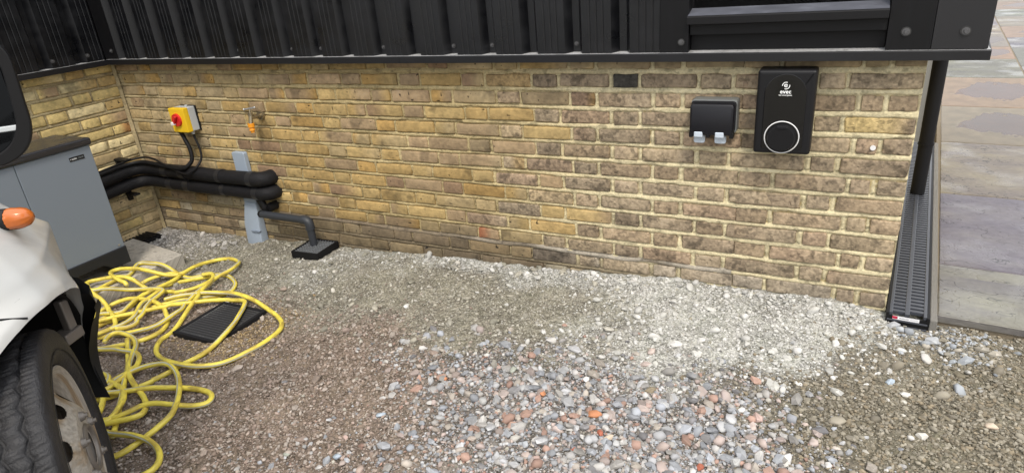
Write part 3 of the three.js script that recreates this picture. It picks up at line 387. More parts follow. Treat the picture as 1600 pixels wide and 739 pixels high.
// where each kind of fill was tipped: [kind, x, z, reach x, reach z, weight]
const FILL = [
  ['soil', 2.2, 1.0, 0.42, 0.26, 1.3], ['soil', 2.15, 1.5, 0.6, 0.4, 1.2], ['soil', 2.72, 1.25, 0.3, 0.3, 1.3], ['soil', 1.6, 1.35, 0.6, 0.4, 1], ['soil', 2.3, 0.75, 0.28, 0.15, 0.8], ['soil', 1.3, 0.9, 0.5, 0.3, 0.7],
  ['dust', 1.85, 0.4, 0.55, 0.2, 1], ['dust', 2.49, 0.28, 0.45, 0.16, 1.2], ['dust', 3.05, 0.31, 0.28, 0.1, 1.2], ['dust', 1.0, 0.3, 0.6, 0.25, 1], ['dust', 2.3, 0.58, 0.4, 0.14, 0.9], ['dust', 2.95, 0.56, 0.35, 0.12, 0.9],
  ['pale', 2.45, 0.03, 0.45, 0.05, 1.1], ['pale', 3.06, 0.08, 0.4, 0.07, 1.1], ['pale', 3.51, 0.17, 0.32, 0.13, 1.3], ['pale', 3.77, 0.42, 0.28, 0.18, 1.5], ['pale', 3.55, 0.56, 0.22, 0.12, 1.1], ['pale', 4.18, 0.14, 0.2, 0.11, 1.3], ['pale', 4.03, 0.36, 0.2, 0.14, 1.2], ['pale', 1.64, 0.33, 0.2, 0.1, 1.3], ['pale', 1.72, 0.12, 0.14, 0.07, 1], ['pale', 3.3, 0.42, 0.16, 0.08, 0.9], ['pale', 2.05, 0.2, 0.12, 0.05, 0.6],
  ['pebble', 3.05, 0.88, 0.2, 0.12, 0.9], ['pebble', 3.4, 0.97, 0.4, 0.2, 1.4], ['pebble', 3.72, 0.97, 0.32, 0.2, 1.3], ['pebble', 3.2, 1.2, 0.22, 0.2, 0.9], ['pebble', 3.95, 0.92, 0.2, 0.13, 0.8], ['pebble', 2.64, 0.8, 0.12, 0.06, 0.5], ['pebble', 3.5, 1.5, 0.7, 0.35, 1],
  ['olive', 4.42, 0.55, 0.24, 0.22, 1.3], ['olive', 4.6, 0.8, 0.5, 0.3, 1.3], ['olive', 4.7, 0.25, 0.34, 0.2, 1.2], ['olive', 4.3, 0.28, 0.09, 0.08, 1], ['olive', 4.2, 0.8, 0.25, 0.2, 0.9],
  ['blue', 4.45, 0.22, 0.1, 0.07, 1.0], ['blue', 4.53, 0.11, 0.08, 0.05, 0.9], ['ochre', 1.77, 1.01, 0.17, 0.1, 2.2], ['ochre', 1.86, 0.86, 0.1, 0.14, 2.2], ['ochre', 1.58, 1.02, 0.16, 0.08, 1.6], ['rubble', 0.32, 0.15, 0.3, 0.14, 1.5],
];
const KINDS = ['soil', 'dust', 'pale', 'pebble', 'olive', 'blue', 'ochre', 'rubble'];
const FINES = { soil: [0.28, 0.215, 0.165], dust: [0.34, 0.315, 0.25], pale: [0.545, 0.54, 0.50], pebble: [0.22, 0.2, 0.18], olive: [0.205, 0.183, 0.132], blue: [0.26, 0.25, 0.23], ochre: [0.26, 0.19, 0.105], rubble: [0.34, 0.325, 0.3] };
function fill(x, z) {
  const wx = x + 0.34 * (fbm(x * 5, z * 5, 211, 5) - 0.5), wz = z + 0.28 * (fbm(x * 5, z * 5, 215, 5) - 0.5), w = {}; let t = 0.02; for (const k of KINDS) w[k] = 0; w.dust = 0.02;
  for (const [k, cx, cz, rx, rz, s] of FILL) { const d = ((wx - cx) / rx) ** 2 + ((wz - cz) / rz) ** 2; if (d < 12) { const q = s * Math.exp(-d); w[k] += q; } }
  for (const k of KINDS) { w[k] = w[k] ** 1.15 * Math.exp(2.6 * (fbm(x * 26, z * 26, 240 + k.length * 7, 3) - 0.5)); t += w[k]; } for (const k of KINDS) w[k] /= t; return w;
}
{
  const axis = (cuts) => cuts.flatMap(([a, b, n]) => Array.from({ length: n }, (_, i) => lerp(a, b, i / n)));
  const xs = [...axis([[-0.02, 5.0, 420], [5.0, 8, 30]]), 8], zs = [...axis([[-0.12, 2.0, 180], [2.0, 6, 40]]), 6], p = [], c = [], uv = [], idx = [];
  for (const z of zs) for (const x of xs) { p.push(x, ground(x, z) + 0.006 * (noise(x * 60, z * 60, 221) - 0.5), z); uv.push(x / 0.8, z / 0.8); const w = fill(x, z); let q = [0, 0, 0], t = 0; for (const k of KINDS) { t += w[k]; for (let i = 0; i < 3; i++) q[i] += w[k] * FINES[k][i]; } q = mul3(q, (0.66 + 0.68 * fbm(x * 9, z * 9, 225, 5)) / Math.max(t, 0.3)); c.push(...q); }
  const n = xs.length; for (let j = 0; j < zs.length - 1; j++) for (let i = 0; i < n - 1; i++) { const a = j * n + i; idx.push(a, a + n, a + 1, a + 1, a + n, a + n + 1); }
  const g = new THREE.BufferGeometry(); g.setAttribute('position', new THREE.Float32BufferAttribute(p, 3)); g.setAttribute('uv', new THREE.Float32BufferAttribute(uv, 2)); g.setAttribute('color', new THREE.Float32BufferAttribute(c, 3)); g.setIndex(idx); g.computeVertexNormals();
  const s = struct('ground'); part(s, 'yard_surface', g, std([1, 1, 1], 0.97, { map: gritMap, bumpMap: gritBump, bumpScale: 0.012, vertexColors: true }));
  part(s, 'far_ground', new THREE.PlaneGeometry(500, 500).rotateX(-Math.PI / 2).translate(0, -0.22, 0), std([0.22, 0.2, 0.16], 0.95));
}
// stones
function stoneGeo(seed, points, flat, sharp) { // broken stone: the hull of a few points, flat faces; the rest worn round
  const r = rngOf(seed), st = [0.8 + 0.5 * r(), flat * (0.75 + 0.5 * r()), 0.65 + 0.35 * r()], pts = [];
  for (let i = 0; i < points; i++) { const y = 1 - (2 * (i + 0.5)) / points, a = i * 2.39996 + (r() - 0.5) * 1.1, q = Math.sqrt(1 - y * y), k = 0.82 + 0.3 * r(); pts.push(V(q * Math.cos(a) * st[0] * k, clamp(y, -0.8, 0.8) * st[1] * k, q * Math.sin(a) * st[2] * k)); }
  let g = new ConvexGeometry(pts); g.deleteAttribute('uv'); if (!sharp) { g.deleteAttribute('normal'); g = mergeVertices(g, 1e-4); g.computeVertexNormals(); }
  const n = g.attributes.position.count, col = new Float32Array(n * 3); for (let i = 0; i < n; i++) { const k = 0.78 + 0.44 * r(); col.set([k, k, k * (0.97 + 0.06 * r())], i * 3); } g.setAttribute('color', new THREE.BufferAttribute(col, 3)); return g;
}
const STONES = { // [colours], chance of small grains, of chips, of stones, per unit of weight
  soil: [[[0.3, 0.245, 0.205], [0.36, 0.3, 0.255], [0.4, 0.355, 0.315], [0.25, 0.195, 0.16], [0.46, 0.41, 0.36], [0.38, 0.3, 0.255]], 0.8, 0.5, 0.12],
  dust: [[[0.36, 0.34, 0.28], [0.42, 0.4, 0.34], [0.3, 0.285, 0.23], [0.48, 0.46, 0.41], [0.27, 0.26, 0.21]], 0.75, 0.3, 0.06],
  pale: [[[0.53, 0.525, 0.49], [0.59, 0.585, 0.55], [0.47, 0.465, 0.43], [0.63, 0.62, 0.59], [0.42, 0.415, 0.39]], 0.6, 0.32, 0.11],
  pebble: [[[0.36, 0.38, 0.41], [0.45, 0.46, 0.47], [0.52, 0.51, 0.49], [0.28, 0.3, 0.33], [0.42, 0.35, 0.32], [0.49, 0.4, 0.36], [0.34, 0.33, 0.31], [0.56, 0.55, 0.53], [0.39, 0.42, 0.46], [0.49, 0.44, 0.38], [0.2, 0.2, 0.21], [0.43, 0.44, 0.45], [0.5, 0.51, 0.52], [0.42, 0.26, 0.2]], 1.0, 1.35, 1.0],
  olive: [[[0.225, 0.2, 0.155], [0.28, 0.255, 0.2], [0.18, 0.155, 0.11], [0.33, 0.3, 0.24], [0.245, 0.2, 0.135]], 1.1, 0.6, 0.07],
  blue: [[[0.38, 0.41, 0.44], [0.44, 0.46, 0.48], [0.48, 0.47, 0.44], [0.3, 0.33, 0.36], [0.36, 0.33, 0.27]], 0.9, 1.3, 1.4],
  ochre: [[[0.36, 0.26, 0.13], [0.46, 0.35, 0.2], [0.28, 0.2, 0.1], [0.52, 0.42, 0.28]], 1.7, 0.35, 0.02],
  rubble: [[[0.4, 0.38, 0.36], [0.5, 0.48, 0.46], [0.32, 0.31, 0.29], [0.55, 0.53, 0.5]], 0.9, 1.2, 0.4],
};
{
  const rng = rngOf(77), groups = [[], [], []], SIZE = [[0.0022, 0.0045], [0.0048, 0.0105], [0.0095, 0.0235]], TRY = [125000, 52000, 11000];
  const covers = (x, z) => (x > 0.16 && x < 0.74 && z > 0.35) || (x > 1.38 && x < 1.58 && z < 0.195) || (x > 1.44 && x < 1.73 && z > 0.71 && z < 1.005) || (x > 4.27 && x < 4.44 && z < 0.06) || (x > 4.42 && z < 0.03) || (x > 0.88 && x < 1.0 && z < 0.06) || x < 0.03 || (x < 4.3 && z < 0.012);
  TRY.forEach((n, s) => { for (let i = 0; i < n; i++) {
    const x = rng() * 5.1, z = Math.pow(rng(), 1) * Math.min(2.1, 2.75 - 0.4 * x) ; if (covers(x, z)) { continue; }
    const js = s === 0 ? 0.03 : s === 1 ? 0.11 : 0.2, w = fill(x + js * (rng() + rng() + rng() - 1.5), z + js * (rng() + rng() + rng() - 1.5)); let r = rng(), kind = 'dust'; for (const k of KINDS) { if ((r -= w[k]) < 0) { kind = k; break; } }
    const q = STONES[kind], clump = 0.45 + 1.1 * fbm(x * 6, z * 6, 231 + s, 3), nearWall = s === 2 && z < 0.1 && x > 2.2 && x < 3.4 ? 4 : 1; if (rng() > q[1 + s] * clump * nearWall) continue;
    const size = lerp(...SIZE[s], Math.pow(rng(), s === 2 ? 2.4 : 1.6)) * (kind === 'pebble' && s === 2 ? 1.05 : kind === 'soil' && s === 2 ? 0.85 : 1) * (kind === 'ochre' && s === 0 ? 1.35 : 1), c = q[0][Math.floor(rng() * q[0].length)], k = kind === 'pale' ? 0.86 + 0.2 * rng() : 0.7 + 0.5 * rng();
    groups[s].push([x, z, size, mul3(mix3(c, FINES[kind], 0.22), k * (kind === 'pebble' ? 0.97 : 1)), rng() * 6.28, (rng() - 0.5) * 0.9, (rng() - 0.5) * 0.9, Math.floor(rng() * 7)]);
  } });
  for (let i = 0; i < 900; i++) { const x = 0.9 + 3.35 * rng(), z = 0.014 + 0.05 * rng() ** 2; if ((x > 1.36 && x < 1.6) || x < 1.02) continue; const right = x > 2.1 + 0.3 * rng(), q = STONES[right ? 'pale' : 'dust'][0]; if (!right && rng() < 0.6) continue; const s = rng() < 0.12 ? 2 : 1; groups[s].push([x, z, lerp(...SIZE[s], rng() ** 2 * 0.6), mul3(q[Math.floor(rng() * q.length)], 0.8 + 0.25 * rng()), rng() * 6.28, rng() - 0.5, rng() - 0.5, Math.floor(rng() * 7)]); }
  const names = [['grit', 'fine loose grit and dust grains spread over the whole yard'], ['small_gravel', 'small mixed gravel chips scattered over the yard surface'], ['gravel', 'mixed grey, pink and pale gravel pebbles lying across the yard']], m4 = new THREE.Matrix4(), qt = new THREE.Quaternion(), e = new THREE.Euler(), col = new THREE.Color();
  const mat = std([1, 1, 1], 0.9, { vertexColors: true }), matBig = std([1, 1, 1], 0.88, { vertexColors: true });
  groups.forEach((list, s) => {
    const root = new THREE.Group(); root.name = names[s][0]; root.userData = { kind: 'stuff', label: names[s][1], category: 'gravel' }; scene.add(root);
    for (let v = 0; v < 7; v++) { const mine = list.filter((q) => q[7] === v), im = new THREE.InstancedMesh(stoneGeo(300 + s * 10 + v, s === 0 ? 8 : s === 1 ? 11 : 15, 0.62, v < 4), s === 2 ? matBig : mat, mine.length); im.name = names[s][0] + '_stones'; im.castShadow = im.receiveShadow = true; im.userData.kind = 'stuff';
      mine.forEach(([x, z, size, c, a, b, d], i) => { m4.compose(V(x, ground(x, z) + size * (s === 2 ? 0.3 : 0.25), z), qt.setFromEuler(e.set(b, a, d)), V(size, size, size)); im.setMatrixAt(i, m4); im.setColorAt(i, col.setRGB(...c)); }); root.add(im); }
  });
  console.log('stones', groups.map((g) => g.length));
}
// the loose stones one can point at
const C = { white: [0.62, 0.61, 0.58], pale: [0.52, 0.5, 0.46], grey: [0.36, 0.36, 0.35], blue: [0.36, 0.42, 0.48], pink: [0.45, 0.33, 0.29], red: [0.40, 0.13, 0.08], orange: [0.50, 0.22, 0.11], maroon: [0.27, 0.13, 0.11], tan: [0.52, 0.43, 0.33], green: [0.33, 0.35, 0.3] };
[
  [2.40, 0.50, 30, 'white', 'pale chalky stone alone on the grey dust, nearest the brick wall left of centre'], [3.09, 0.52, 19, 'white', 'small white block stone lying on olive dust in the middle of the yard'], [3.07, 0.985, 34, 'grey', 'big grey angular stone at the left edge of the pebble patch'],
  [3.09, 0.79, 24, 'green', 'round greenish pebble among the dark stones at the top of the pebble patch'], [3.03, 0.79, 20, 'pink', 'pinkish pebble beside the round greenish one'], [3.25, 0.885, 25, 'orange', 'orange brick fragment in the middle of the pebble patch'],
  [3.454, 0.93, 30, 'orange', 'wide orange red brick piece near the centre of the pebble patch'], [3.502, 1.005, 20, 'red', 'bright red brick chip beside the tan oval pebble'], [3.534, 1.02, 23, 'tan', 'smooth tan oval pebble among the grey gravel'], [3.602, 0.84, 27, 'pink', 'large pale pink stone on the right of the pebble patch'],
  [3.256, 1.11, 31, 'pale', 'large pale grey block stone at the lower middle of the yard'], [3.447, 1.09, 19, 'red', 'flat red brick shard below the tan oval pebble'], [3.361, 1.175, 24, 'pink', 'rose coloured stone near the bottom edge'], [2.869, 0.915, 20, 'orange', 'lone orange stone on brown soil left of the pebble patch'],
  [2.753, 1.15, 23, 'blue', 'flat blue-grey stone lying on the brown soil'], [2.946, 0.735, 22, 'white', 'whitish wedge stone at the top left of the pebble patch'], [3.113, 0.68, 24, 'maroon', 'dark red stone standing at the top of the pebble patch'], [3.367, 0.77, 24, 'white', 'white rounded stone at the edge of the pale stone dust'],
  [2.663, 0.76, 25, 'white', 'long white stone among small pale stones on brown soil'], [2.577, 0.885, 20, 'pale', 'small pale flat stone left of the long white one'], [3.936, 0.80, 32, 'pink', 'large dusky pink stone between pale dust and olive gravel'], [4.294, 0.46, 22, 'blue', 'blue-grey oval pebble on olive gravel near the drain'],
  [4.547, 0.585, 26, 'tan', 'flat sandy stone on olive gravel at the right edge'], [4.368, 0.705, 26, 'pale', 'buff flat stone on olive gravel at the lower right'], [3.904, 1.0, 33, 'grey', 'big grey stone at the bottom right of the pebble patch'], [3.886, 0.78, 22, 'white', 'white oval pebble left of the dusky pink stone'],
  [4.13, 0.515, 20, 'white', 'white stone on the right of the pale dust'], [4.175, 0.30, 22, 'white', 'white squarish stone on pale dust below the wall corner'], [3.815, 1.045, 22, 'red', 'red-brown stone at the bottom of the pebble patch'], [3.619, 0.18, 26, 'white', 'upright white chunk close to the wall below the socket box'],
  [2.751, 1.375, 25, 'blue', 'blue slate chip near the bottom edge on brown soil'], [2.568, 1.415, 19, 'green', 'grey-green pebble at the bottom on brown soil'], [2.706, 1.285, 20, 'pink', 'dull pink stone on soil at the lower left of the pebble patch'], [2.516, 0.78, 18, 'pale', 'pale flat stone at the edge of the brown soil'],
].forEach(([x, z, s, c, label], i) => { const r = rngOf(500 + i), k = s * 0.00066, y = ground(x, z), t = new THREE.Mesh(stoneGeo(600 + i, 17, 0.62, i % 4 !== 2).scale(k, k, k).rotateY(r() * 6), std(mul3(C[c], 0.9 + 0.2 * r()), 0.88, { vertexColors: true })); t.name = numbered('loose_stone'); t.position.set(x, y + k * 0.3, z); t.rotation.x = (r() - 0.5) * 0.4; t.castShadow = t.receiveShadow = true; t.userData = { label, category: 'stone' }; scene.add(t); });

// ---------------------------------------------------------------- manhole cover, drain, downpipe, paving
{ const t = thing('inspection_cover', 'black rectangular inspection cover with a dusty corner under the yellow hose', 'cover', [1.585, ground(1.585, 0.86) + 0.004, 0.857], 0.02);
  part(t, 'cover_frame', mergeGeometries([rbox(-0.142, 0.142, -0.03, 0.016, -0.148, -0.132, 0.003), rbox(-0.142, 0.142, -0.03, 0.016, 0.132, 0.148, 0.003), rbox(-0.142, -0.126, -0.03, 0.016, -0.132, 0.132, 0.003), rbox(0.126, 0.142, -0.03, 0.016, -0.132, 0.132, 0.003)]), M.blackMatt);
  part(t, 'lid', rbox(-0.125, 0.125, -0.02, 0.013, -0.131, 0.131, 0.003), std([1, 1, 1], 0.6, { map: canvasTex(256, 256, (c) => { c.fillStyle = '#37383b'; c.fillRect(0, 0, 256, 256); const r = rngOf(9); for (let i = 0; i < 900; i++) { const near = r() < 0.6, x = near ? 70 * r() * r() : 256 * r(), y = near ? 130 * r() : 256 * r(); c.fillStyle = `rgba(150,150,145,${0.15 + 0.3 * r()})`; c.fillRect(x, y, 1 + 3 * r(), 1 + 3 * r()); } }) }));
  for (let i = 0; i < 15; i++) part(t, 'raised_bar', box(-0.113, 0.113, 0.0128, 0.0142, -0.118 + i * 0.0164, -0.118 + i * 0.0164 + 0.006), std([0.045, 0.046, 0.048], 0.7, { map: dustMap })); }
const TURN = -0.08; // the passage beside the building leaves the wall at a slightly open angle
{
  const t = thing('channel_drain', 'black slotted channel drain along the end of the brick wall beside the paving', 'drain', [4.287, 0.13, 0.06], -0.0745), L = -2.4, Wd = 0.137;
  part(t, 'channel_body', mergeGeometries([box(0, 0.008, -0.12, 0, L, 0), box(Wd - 0.008, Wd, -0.12, 0, L, 0), box(0.008, Wd - 0.008, -0.12, -0.1, L, 0), box(0.008, Wd - 0.008, -0.1, -0.012, -0.006, 0)]), M.black);
  part(t, 'end_rib', rbox(0.004, Wd - 0.004, -0.03, -0.024, 0, 0.004, 0.001), M.grate); part(t, 'end_rib', rbox(0.004, Wd - 0.004, -0.052, -0.046, 0, 0.004, 0.001), M.grate);
  for (const x of [[0.0085, 0.02], [0.058, 0.074], [Wd - 0.02, Wd - 0.0085]]) part(t, 'grate_rail', rbox(x[0], x[1], -0.014, 0.001, L, -0.008, 0.002), M.grate);
  for (let k = 0; k < 83; k++) { const z = -0.02 - k * 0.0285; for (const [a, b, o] of [[0.02, 0.058, 0], [0.074, Wd - 0.02, 0.0142]]) part(t, 'grate_bar', box(a, b, -0.013, -0.0005, z - o - 0.0155, z - o), M.grate); }
  part(t, 'sticker', new THREE.PlaneGeometry(0.085, 0.014).translate(0.064, -0.016, 0.0015), std([1, 1, 1], 0.5, { map: canvasTex(512, 84, (c, w, h) => { c.fillStyle = '#e9e9ec'; c.fillRect(0, 0, w, h); c.fillStyle = '#d0284a'; c.fillRect(0, 8, 96, h - 16); c.fillStyle = '#5a0f1c'; c.font = 'bold 46px sans-serif'; c.textBaseline = 'middle'; c.fillText('ACO', 10, 44); c.fillStyle = '#3b3f46'; c.font = 'bold 40px sans-serif'; c.fillText('HexDrain', 132, 44); c.fillStyle = '#b5b8bd'; c.fillRect(340, 36, 150, 14); }) }));
  part(t, 'concrete_haunch', rbox(Wd + 0.001, Wd + 0.024, -0.12, -0.004, L, 0.0, 0.004), std([0.22, 0.21, 0.19], 0.9, { bumpMap: gritBump, bumpScale: 0.002 }));
}
{ const t = thing('downpipe', 'black round rainwater downpipe standing in the slotted drain beyond the wall corner', 'downpipe', [4.455, 0.1, -1.3]);
  part(t, 'pipe', rod(V(4.455, 0.11, -1.3), V(4.455, 1.07, -1.3), 0.0335, 28), std([0.008, 0.008, 0.009], 0.55, { specularIntensity: 0.5 })); part(t, 'collar', rod(V(4.455, 0.395, -1.3), V(4.455, 0.405, -1.3), 0.0375, 28), M.black); }
{
  const s = struct('paving', [4.447, 0.13, 0.03], TURN), rng = rngOf(31);
  const rows = [0, -0.46, -1.37, -2.38, -3.42, -4.6, -5.6, -6.4, -7.4, -8.2, -9.3, -10.4, -11.5, -12.8, -14], rows2 = [0.0, -0.9, -1.9, -2.6, -3.7, -4.5, -5.2, -6.3, -7.1, -8.1, -9.2, -10.1, -11.2, -12.3, -14];
  const tones = [[0.21, 0.2, 0.19], [0.20, 0.198, 0.192], [0.255, 0.205, 0.165], [0.235, 0.18, 0.13], [0.235, 0.175, 0.12], [0.155, 0.155, 0.13], [0.25, 0.185, 0.125], [0.18, 0.17, 0.15], [0.24, 0.195, 0.15]];
  const slab = (x0, x1, z0, z1, tone, wet) => { // riven top, eased arrises
    const nx = 10, nz = Math.max(6, Math.round((z1 - z0) / 0.07)), o = [rng() * 3, rng() * 3], g = gridGeo(nx + 2, nz + 2, (u, v) => { const i = Math.round(u * (nx + 2)), j = Math.round(v * (nz + 2)), ex = i === 0 || i === nx + 2, ez = j === 0 || j === nz + 2; const x = ex ? (i ? x1 : x0) : lerp(x0 + 0.004, x1 - 0.004, (i - 1) / nx), z = ez ? (j ? z0 : z1) : lerp(z1 - 0.004, z0 + 0.004, (j - 1) / nz); const w = 0.0025 * (noise(x * 6 + o[0], z * 6 + o[1], 41) - 0.5); return [ex || ez ? x + 0.004 * (noise(z * 14 + x, x * 14, 43) - 0.5) : x, (ex || ez ? -0.005 : 0) + w, z, (x + o[0]) / 0.9, (z + o[1]) / 0.9]; });
    const rim = gridGeo(1, 1, (u, v) => [lerp(x0, x1, u), -0.03 + 0.026 * v, z1 - 0.001, u, v * 0.05]);
    const pud = wet === pudRough; if (pud) { const q = g.attributes.uv; for (let i = 0; i < q.count; i++) q.setXY(i, (g.attributes.position.getX(i) - x0) / (x1 - x0), (g.attributes.position.getZ(i) - z0) / (z1 - z0)); } const m = std(tone, 1, { map: pud ? pudMap : slabMap, roughnessMap: wet, bumpMap: pud ? null : riven, bumpScale: 0.01 }); const q = part(s, 'slab', mergeGeometries([g, rim]), m); };
  for (let i = 0; i < rows.length - 1; i++) { slab(0.004, i === 0 ? 0.9 : 0.615, rows[i + 1] + 0.005, rows[i] - 0.005, tones[i % 9].map((c) => c * (0.9 + 0.2 * rng())), [3, 4, 6, 7, 10].includes(i) ? pudRough : slabRough); }
  for (let i = 0; i < rows2.length - 1; i++) slab(i === 0 ? 0.91 : 0.628, 1.5, rows2[i + 1] + 0.005, rows2[i] - 0.005, tones[(i * 5 + 2) % 9].map((c) => c * (0.9 + 0.2 * rng())), [6, 8, 11].includes(i) ? pudRough : slabRough);
  for (let i = 0; i < rows2.length - 1; i++) slab(1.513, 2.4, rows2[i + 1] + 0.35, rows2[i] + 0.34, tones[(i * 7 + 4) % 9], slabRough);
  part(s, 'bedding', box(-0.02, 2.5, -0.2, -0.0065, -14.3, -0.012), std([0.20, 0.165, 0.115], 0.95, { bumpMap: gritBump, bumpScale: 0.004 }));
}

// ---------------------------------------------------------------- yellow hose
const HOSE = [
 [635,926,739,929,713,895,699,844,695,778,708,716,619,590,711,564,819,552,896,548,953,549,997,539,1023,516,1093,483,1171,473,1255,500,1323,542,1357,602,1338,643,1278,684,1211,734,1175,766,1144,809,1121,834,1097,865,1071,895,1049,936,1019,992,980,1041,982,1112],
 [744,964,614,874,635,837,679,800,746,762,804,745,876,738,981,728,1061,701,1057,712,1118,662,1138,607,1138,553,1132,522,1101,509,1076,521,1026,555,964,593,915,634,889,662,887,712,878,751,893,794,919,834,954,899,950,948,924,1002,915,1054],
 [829,1031,826,990,827,956,841,903,874,867,932,843,1015,835,1107,846,1201,871,1259,901,1299,923,1334,960,1353,1008,1345,1066,1314,1118,1266,1158,1206,1205,1163,1231],
 [1050,1163,1099,1145,1135,1112,1194,1084,1269,1048,1313,1021,1331,981,1330,938,1323,890,1310,845,1286,818,1253,747,1219,672,1212,625,1187,561,1187,509,1189,462,1181,416,1135,349,1052,308,985,308,931,342,912,404,914,482,918,544,890,586,856,609,787,648,702,675,646,695,617,721,623,753,663,776,752,798,817,798],
 [978,1064,1007,1034,1043,998,1083,964,1123,931,1175,894,1229,854,1214,853,1267,823,1319,778,1374,728,1437,691,1506,674,1557,684,1604,725,1654,797,1697,867,1726,937,1746,1016,1746,1105,1725,1182,1720,1241,1699,1304,1710,1284,1687,1336,1659,1378,1619,1424,1582,1463,1559,1487],
 [1138,810,1173,765,1235,718,1276,689,1341,666,1414,651,1482,653,1594,667,1713,692,1814,725,1887,767,1928,815,1946,867,1953,942,1943,1001,1919,1072,1876,1133,1796,1181,1690,1192,1583,1170,1501,1131,1438,1063,1425,1002,1381,902,1286,741,1259,710,1228,651,1206,595,1168,546,1120,520,1078,538],
 [1306,1132,1335,1149,1437,1218,1559,1307,1568,1314,1648,1374,1711,1424,1763,1474,1813,1522,1857,1564],
 [1185,1234,1244,1226,1322,1209,1390,1206,1441,1198,1488,1203,1529,1225,1573,1278,1561,1272,1592,1334,1602,1393,1599,1430,1577,1467],
 [1210,1176,1182,1131,1191,1109,1246,1101,1315,1113,1377,1137,1433,1175,1479,1223,1533,1274,1592,1312,1613,1324,1708,1361,1793,1389,1853,1422,1886,1462,1868,1497,1831,1527,1802,1550,1763,1573],
 [1561,1457,1617,1431,1687,1402,1769,1359,1851,1316,1907,1288,1977,1272,2042,1279,2070,1313,2056,1341,2012,1369,1955,1392,1891,1411,1857,1433,1838,1471,1816,1505,1784,1533,1746,1557],
 [1589,1492,1595,1459,1580,1405,1574,1342,1597,1275,1639,1233,1691,1213,1763,1228,1848,1271,1926,1327,1987,1384,2023,1436,2022,1492,2008,1555,1996,1605,1980,1636,1957,1663],
 [1782,1585,1855,1577,1933,1564,2012,1558,2082,1558,2146,1576,2185,1607,2195,1640,2187,1666,2176,1696],
 [1352,1391,1367,1366,1396,1344,1454,1340,1526,1359,1571,1393,1587,1429,1585,1459],
 [1389,1412,1438,1402,1531,1381,1615,1382,1689,1402,1743,1434,1777,1479,1795,1515,1795,1546,1770,1571],
 [1557,1473,1546,1445,1562,1426,1615,1440,1672,1480,1703,1513,1722,1543],
 [961,1087,921,1044,901,1022,924,1002,975,984,1008,965,987,905,954,825,955,738,950,648,927,578,890,559,852,576,812,636,791,702],
 [742,939,757,923,785,868,817,808,862,768,937,747,1029,746,1057,799,1079,853,1111,901,1157,954,1172,994,1199,1012,1193,1054,1148,1082],
 [694,933,638,894,715,930,782,948,830,948,886,960,966,995,949,983,1055,1030,1119,1074,1120,1114,1110,1146,1095,1180],
 [1016,759,1032,825,1049,880,1087,926,1137,986,1145,1011,1151,1055,1134,1095],
];
